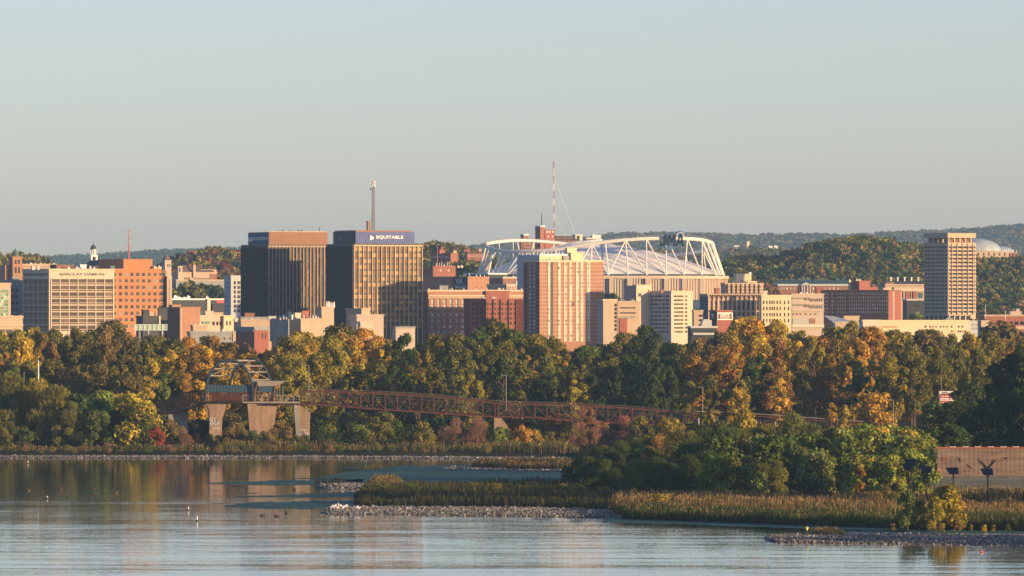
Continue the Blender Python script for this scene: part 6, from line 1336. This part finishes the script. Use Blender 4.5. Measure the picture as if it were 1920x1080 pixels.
def birdmesh(kind):
    mb = MB()
    if kind == 'gull': mb.ell((0, 0, .3), (.3, .13, .14)).ell((.3, 0, .48), (.1, .08, .09), 6).tube([(.2, 0, .34), (.3, 0, .46)], [.1, .07], 6).tube([(.38, 0, .47), (.5, 0, .45)], [.03, .01], 4).tube([(-.2, 0, .33), (-.52, 0, .3)], [.1, .03], 4).tube([(.02, .05, .2), (.02, .05, -.1)], .02, 3).tube([(.02, -.05, .2), (.02, -.05, -.1)], .02, 3)
    elif kind == 'cormorant': mb.tube([(-.25, 0, .05), (-.1, 0, .25), (.05, 0, .55), (.1, 0, .8), (.16, 0, .9)], [.04, .15, .16, .07, .05], 6).ell((.2, 0, .93), (.1, .06, .06), 6).tube([(.28, 0, .93), (.45, 0, .92)], [.03, .015], 4).tube([(0, .07, .2), (0, .07, -.1)], .03, 3).tube([(0, -.07, .2), (0, -.07, -.1)], .03, 3)
    elif kind == 'duck': mb.ell((0, 0, .08), (.42, .2, .16)).tube([(.26, 0, .12), (.34, 0, .34)], [.09, .07], 6).ell((.38, 0, .38), (.11, .08, .08), 6).tube([(.46, 0, .37), (.6, 0, .35)], [.04, .02], 4).tube([(-.3, 0, .12), (-.55, 0, .2)], [.1, .02], 4)
    else:
        mb.ell((0, 0, 0), (.5, .13, .12)).tube([(.4, 0, .02), (.85, 0, .1)], [.07, .03], 5).tube([(-.4, 0, 0), (-.8, 0, 0)], [.07, .02], 4)
        for s in (-1, 1): mb.hexa([(-.15, s*.05, .02), (.2, s*.05, .02), (.15, s*.8, .42), (-.12, s*.8, .42), (-.15, s*.05, .06), (.2, s*.05, .06), (.15, s*.8, .46), (-.12, s*.8, .46)]).hexa([(-.12, s*.8, .42), (.15, s*.8, .42), (.0, s*1.35, .28), (-.08, s*1.35, .28), (-.12, s*.8, .46), (.15, s*.8, .46), (.0, s*1.35, .3), (-.08, s*1.35, .3)])
    return mb.mesh(kind, M[{'gull': 'gull', 'cormorant': 'cormorant', 'duck': 'duck', 'flyer': 'duck'}[kind]])
BM = {k: birdmesh(k) for k in ('gull', 'cormorant', 'duck', 'flyer')}
def mk(kind, name, px, py, z, label, cat, group, s=1.2, rz=None):
    Y = YW(py) if z < 2 else 1450; o = link(name, BM[kind], None, (X(px, Y), Y, z)); o.scale = (s, s, s); o.rotation_euler = (0, 0, random.uniform(0, 6.28) if rz is None else rz); tag(o, label, cat, group); return o
random.seed(5)
for i in range(20): px = 618+i*2.2+random.uniform(-1.5, 2)+(14 if i > 15 else 0); mk('gull', 'gull', px, 956+random.uniform(0, 6), .72, 'white gull resting on the left end of the near rubble bar', 'gull', 'gulls resting on the near rubble bar', 1.1)
mk('gull', 'gull', 634, 957, .85, 'white gull resting on the left end of the near rubble bar', 'gull', 'gulls resting on the near rubble bar', 1.5)
for i in range(18): mk('cormorant', 'cormorant', 592+i*3.1+random.uniform(-1, 1), 912.6+random.uniform(-1.2, 1.4), .55+.1*min(1, i/5), 'black waterbird standing on the small rubble spit left of the reeds', 'cormorant', 'black birds on the small rubble spit', 1.5)
for px, py, lab in ((112, 917.5, 'dark duck leading the line in the smooth water at left'), (54, 920, 'dark duck at the far left of the smooth water'), (125, 918, 'dark duck just behind the flapping bird at left'), (218, 924, 'dark duck right of the two flapping birds'), (463, 916, 'dark duck in mid water left of the rubble spit'), (425, 939, 'dark duck alone in mid water, above the near rubble bar'), (552, 919, 'dark duck left of the black birds spit'), (537, 962, 'dark duck left of the near rubble bar'), (519, 968, 'brown duck lowest of those left of the near rubble bar'), (493, 967, 'brown duck farthest left of those near the rubble bar'), (361, 886, 'pale duck on the upper water left of centre')):
    mk('duck', 'duck', px, py, 0.0, lab, 'duck', 'ducks on the water', 1.4)
for px, py, lab in ((113, 916, 'dark waterbird flapping low over the smooth water, left one'), (176, 918, 'dark waterbird flapping low over the smooth water, right one')):
    Y = YW(py+3); o = link('flying_bird', BM['flyer'], None, (X(px, Y), Y, .6)); o.scale = (1.1, 1.1, 1.1); o.rotation_euler = (R(10), R(-15), R(200)); tag(o, lab, 'waterbird', 'birds flapping over the water')
# fisherman: one skinned body, shirt and trousers over it
Y = 1399; px = 1513; r = thing('person', 'person in yellow shirt and dark trousers standing on the rubble bar with back turned', 'person', (X(px, Y), Y, .58), R(8)); r.scale = (1.12, 1.12, 1.12)
def skin(name, pts, edges, m, lev=1):
    me = bpy.data.meshes.new(name); me.from_pydata([p[0] for p in pts], edges, []); o = link(name, me, r); md = o.modifiers.new('s', 'SKIN'); md.use_smooth_shade = True
    for i, p in enumerate(pts):
        rad = p[1] if isinstance(p[1], tuple) else (p[1], p[1]); me.skin_vertices[0].data[i].radius = rad
    me.skin_vertices[0].data[0].use_root = True; s = o.modifiers.new('b', 'SUBSURF'); s.levels = s.render_levels = lev; me.materials.append(M[m]); return o
body = [((0, 0, .95), (.13, .1)), ((0, 0, 1.15), (.125, .09)), ((0, .01, 1.38), (.15, .1)), ((0, 0, 1.5), (.055, .055)), ((0, .02, 1.6), (.075, .085)), ((0, .02, 1.72), (.07, .085)),
 ((-.2, 0, 1.4), .055), ((-.25, .06, 1.15), .042), ((-.14, .26, 1.05), .032), ((-.1, .33, 1.05), .03), ((.2, 0, 1.4), .055), ((.26, .05, 1.14), .042), ((.16, .26, 1.08), .032), ((.12, .33, 1.08), .03),
 ((-.1, 0, .9), .09), ((-.12, .02, .48), .055), ((-.13, 0, .08), .04), ((-.14, .16, .03), .035), ((.1, 0, .9), .09), ((.13, .03, .48), .055), ((.15, 0, .08), .04), ((.17, .16, .03), .035)]
be = [(0, 1), (1, 2), (2, 3), (3, 4), (4, 5), (2, 6), (6, 7), (7, 8), (8, 9), (2, 10), (10, 11), (11, 12), (12, 13), (0, 14), (14, 15), (15, 16), (16, 17), (0, 18), (18, 19), (19, 20), (20, 21)]
skin('body', body, be, 'skin')
skin('shirt', [((0, 0, .70), (.19, .155)), ((0, 0, 1.1), (.165, .12)), ((0, .01, 1.36), (.185, .125)), ((0, 0, 1.47), (.08, .075)), ((-.21, 0, 1.4), .075), ((-.25, .04, 1.2), .06), ((.21, 0, 1.4), .075), ((.26, .04, 1.2), .06)], [(0, 1), (1, 2), (2, 3), (2, 4), (4, 5), (2, 6), (6, 7)], 'jacket')
skin('trousers', [((0, 0, .95), (.155, .12)), ((-.1, 0, .86), .11), ((-.12, .02, .48), .075), ((-.13, 0, .12), .06), ((.1, 0, .86), .11), ((.13, .03, .48), .075), ((.15, 0, .12), .06)], [(0, 1), (1, 2), (2, 3), (0, 4), (4, 5), (5, 6)], 'trouser')
MB().ell((0, 0, 1.72), (.1, .115, .12), 10).build('hair', M['hair'], r)
hd = MB()
for sx in (-.13, .1):
    for f in range(5): hd.tube([(sx+.012*f-.02, .34, 1.06), (sx+.012*f-.02, .40+.004*(f % 3), 1.05), (sx+.012*f-.02, .405, 1.02)], [.009, .008, .006], 5)
hd.build('fingers', M['skin'], r)
rod = MB(); rod.tube([(0, .38, 1.07), (.1, 1.2, 1.6), (.2, 2.0, 2.2)], [.014, .01, .005], 5); o = rod.build('fishing_rod', M['black']); o.location = r.location; o.rotation_euler = r.rotation_euler; tag(o, 'thin dark fishing rod held by the person in yellow', 'fishing rod')

# ------------------------------------------------------------------ water
def water_mat():
    m, nt, out = nodes('lake_water'); L = nt.links.new; N_ = nt.nodes.new
    g = N_('ShaderNodeNewGeometry'); p = N_('ShaderNodeBsdfPrincipled'); L(p.outputs[0], out.inputs[0])
    p.inputs['Base Color'].default_value = (0.06, 0.055, 0.03, 1); p.inputs['Roughness'].default_value = 0.05; p.inputs['IOR'].default_value = 1.42; p.inputs['Specular Tint'].default_value = (1, .965, .86, 1)
    def noise(scale, sx, sy, det, rough=.5, rot=0, loc=0):
        mp = N_('ShaderNodeMapping'); mp.inputs['Scale'].default_value = (sx, sy, 1); mp.inputs['Rotation'].default_value = (0, 0, rot); mp.inputs['Location'].default_value = (loc, loc, 0)
        L(g.outputs['Position'], mp.inputs[0]); n = N_('ShaderNodeTexNoise'); n.inputs['Scale'].default_value = scale; n.inputs['Detail'].default_value = det; n.inputs['Roughness'].default_value = rough
        L(mp.outputs[0], n.inputs['Vector']); return n
    def vm(op, a, b): 
        v = N_('ShaderNodeVectorMath'); v.operation = op
        for i, q_ in enumerate((a, b)):
            if isinstance(q_, tuple): v.inputs[i].default_value = q_
            else: L(q_, v.inputs[i])
        return v.outputs[0]
    fine = vm('SUBTRACT', noise(5.0, .5, .6, 2).outputs['Color'], (.5, .5, .5))
    mid = vm('SUBTRACT', noise(.24, .3, 1.0, 4, .6, R(6), 31).outputs['Color'], (.5, .5, .5))
    big = vm('SUBTRACT', noise(.075, .16, 1.0, 2, .5, R(7), 77).outputs['Color'], (.5, .5, .5))
    # calm lanes
    calm = noise(.011, .12, 1.0, 3, .5, R(2), 11); cr = N_('ShaderNodeMapRange'); cr.inputs['From Min'].default_value = .42; cr.inputs['From Max'].default_value = .58; cr.inputs['To Min'].default_value = .6; cr.inputs['To Max'].default_value = 1.2
    L(calm.outputs['Fac'], cr.inputs['Value'])
    sp = N_('ShaderNodeSeparateXYZ'); L(g.outputs['Position'], sp.inputs[0])
    dist = N_('ShaderNodeMapRange'); dist.inputs['From Min'].default_value = 1250; dist.inputs['From Max'].default_value = 2100; dist.inputs['To Min'].default_value = 1.0; dist.inputs['To Max'].default_value = .4
    L(sp.outputs['Y'], dist.inputs['Value'])
    near = N_('ShaderNodeMapRange'); near.inputs['From Min'].default_value = 1200; near.inputs['From Max'].default_value = 1420; near.inputs['To Min'].default_value = 1.0; near.inputs['To Max'].default_value = .35
    L(sp.outputs['Y'], near.inputs['Value'])
    amp = N_('ShaderNodeMath'); amp.operation = 'MULTIPLY'; L(cr.outputs[0], amp.inputs[0]); L(dist.outputs[0], amp.inputs[1])
    def scl(v, s):
        x_ = N_('ShaderNodeVectorMath'); x_.operation = 'SCALE'; L(v, x_.inputs[0])
        if isinstance(s, float): x_.inputs['Scale'].default_value = s
        else: L(s, x_.inputs['Scale'])
        return x_.outputs[0]
    t = vm('ADD', scl(fine, .06), vm('ADD', scl(mid, .030), scl(scl(big, .055), near.outputs[0])))
    t = scl(t, amp.outputs[0]); t = vm('MULTIPLY', t, (.5, 1.0, 0.0)); t = vm('ADD', t, (0, 0, 1)); t = vm('NORMALIZE', t, (0, 0, 0)); L(t, p.inputs['Normal'])
    return m
M['water'] = water_mat()
o = link('lake_water', MB().add([(-1800, -50, 0), (1800, -50, 0), (1800, 2700, 0), (-1800, 2700, 0)], [(0, 1, 2, 3)]).mesh('lake_water', M['water'])); o['kind'] = 'structure'
def algae_mat():
    m, nt, out = nodes('algae'); p = nt.nodes.new('ShaderNodeBsdfPrincipled'); nt.links.new(p.outputs[0], out.inputs[0]); p.inputs['Roughness'].default_value = .7; p.inputs['Specular IOR Level'].default_value = .12
    g = nt.nodes.new('ShaderNodeNewGeometry'); mp = nt.nodes.new('ShaderNodeMapping'); mp.inputs['Scale'].default_value = (.25, 1, 1); no = nt.nodes.new('ShaderNodeTexNoise'); no.inputs['Scale'].default_value = .06; no.inputs['Detail'].default_value = 6
    nt.links.new(g.outputs['Position'], mp.inputs[0]); nt.links.new(mp.outputs[0], no.inputs['Vector']); cr = nt.nodes.new('ShaderNodeValToRGB')
    cr.color_ramp.elements[0].position = .35; cr.color_ramp.elements[0].color = (.032, .09, .062, 1); cr.color_ramp.elements[1].position = .65; cr.color_ramp.elements[1].color = (.06, .14, .085, 1)
    nt.links.new(no.outputs['Fac'], cr.inputs[0]); nt.links.new(cr.outputs[0], p.inputs['Base Color']); return m
M['algae'] = algae_mat()
AL = [[(600, 897, 894), (660, 905, 884), (760, 906, 873), (900, 905, 871), (1085, 905, 870)], [(385, 907, 906), (480, 910, 902), (600, 909, 899), (680, 908, 898)], [(420, 950, 948), (480, 953, 942), (560, 955, 940), (665, 952, 938)], [(440, 932, 931), (560, 933, 927), (690, 932, 922)], [(1130, 980, 972), (1300, 984, 976), (1500, 991, 983), (1700, 997, 989)], [(1560, 1001, 996), (1700, 1003, 994), (1990, 1006, 996)]]
random.seed(9); NA = len(AL)
for i in range(34):
    c_ = random.choice([(600, 900), (560, 938), (620, 925), (700, 880), (480, 906), (900, 872), (540, 950)]); cx_ = c_[0]+random.gauss(0, 70); cy_ = c_[1]+random.gauss(0, 6); hw_ = random.uniform(12, 55); hh_ = random.uniform(.3, 1.1)
    if cy_ > 957 or cy_ < 866 or (cx_+hw_ > 655 and cy_ > 896): continue
    AL.append([(cx_-hw_, cy_+.03, cy_-.03), (cx_-hw_*.3, cy_+hh_, cy_-hh_*.6), (cx_+hw_*.4, cy_+hh_*.6, cy_-hh_), (cx_+hw_, cy_+.03, cy_-.03)])
for i, tab in enumerate(AL):
    n = 160; fr, bk = [], []
    for j in range(n):
        px = tab[0][0]+(tab[-1][0]-tab[0][0])*j/(n-1); f, b_ = table(tab, px); w = (f-b_); s_ = lambda k_: .5*math.sin(px*.045*k_+i*2+k_)+.3*math.sin(px*.11*k_+i)+.25*math.sin(px*.31+k_*3); f = f+s_(1)*w*.13; b_ = b_+s_(1.4)*min(w*.16, 1.6)
        fr.append((X(px, YW(f)), YW(f), .02+.004*max(0, i-5))); bk.append((X(px, YW(b_)), YW(b_), .02+.004*max(0, i-5)))
    o = MB().add(fr+bk, [(j, j+1, n+j+1, n+j) for j in range(n-1)]).build('algae_mat', M['algae']); tag(o, ['largest teal algae sheet between the far bars and the reeds', 'thin algae streak left of the rubble spit', 'algae sheet left of the near rubble bar', 'algae streak between spit and near bar', 'algae strip in front of the golden topped reeds', 'algae in the channel behind the fisherman bar', 'thin algae sliver floating near the rubble spits at centre left'][min(i, 6)], 'algae', kind='stuff')

# ------------------------------------------------------------------ haze, light, camera
hz = bpy.data.materials.new('haze_air'); hz.use_nodes = True; nt = hz.node_tree; nt.nodes.clear(); out = nt.nodes.new('ShaderNodeOutputMaterial'); pv = nt.nodes.new('ShaderNodeVolumePrincipled')
pv.inputs['Color'].default_value = (.40, .66, 1.0, 1); pv.inputs['Density'].default_value = HAZE; nt.links.new(pv.outputs[0], out.inputs['Volume'])
o = MB().box(-3600, 3600, -80, 19400, -2.4, 262).build('haze', hz); o['kind'] = 'stuff'; o['label'] = 'thin pale evening haze over the lake and city'
w = bpy.data.worlds.new('World'); sc.world = w; w.use_nodes = True; nt = w.node_tree; bg = nt.nodes['Background']; sk = nt.nodes.new('ShaderNodeTexSky')
sk.sky_type = 'NISHITA'; sk.sun_disc = False; sk.sun_elevation = SUN_EL; sk.sun_rotation = math.pi-SUN_AZ; sk.altitude = 100; sk.air_density = .78; sk.dust_density = .5; sk.ozone_density = 2.3
vm_ = nt.nodes.new('ShaderNodeVectorMath'); vm_.operation = 'MULTIPLY'; vm_.inputs[1].default_value = (1.09, .94, 1.06); nt.links.new(sk.outputs[0], vm_.inputs[0]); nt.links.new(vm_.outputs[0], bg.inputs[0]); bg.inputs['Strength'].default_value = SKY
l = bpy.data.lights.new('sun', 'SUN'); l.energy = SUN; l.angle = R(.53); l.color = (1, .68, .33); lo = bpy.data.objects.new('sun', l); COL.objects.link(lo)
d = Vector((math.sin(SUN_AZ)*math.cos(SUN_EL), -math.cos(SUN_AZ)*math.cos(SUN_EL), math.sin(SUN_EL))); lo.rotation_euler = d.to_track_quat('Z', 'Y').to_euler(); lo.location = (300, -200, 150)
cam = bpy.data.cameras.new('camera'); cam.sensor_width = 36; cam.lens = 36*F/1920; cam.shift_y = (HOR-540)/1920; cam.clip_start = 1; cam.clip_end = 40000
co = bpy.data.objects.new('camera', cam); COL.objects.link(co); co.location = (0, 0, HC); co.rotation_euler = (R(90), 0, 0); sc.camera = co
sc.render.engine = 'CYCLES'; cy = sc.cycles; cy.max_bounces = 6; cy.diffuse_bounces = 2; cy.glossy_bounces = 3; cy.transmission_bounces = 2; cy.volume_bounces = 0; cy.transparent_max_bounces = 4
cy.use_denoising = True; cy.denoiser = 'OPENIMAGEDENOISE'; cy.caustics_reflective = False; cy.caustics_refractive = False; cy.use_adaptive_sampling = True; cy.adaptive_threshold = 0.01
sc.view_settings.view_transform = 'Standard'; sc.view_settings.look = 'None'; sc.view_settings.exposure = EXPO; sc.view_settings.gamma = 1
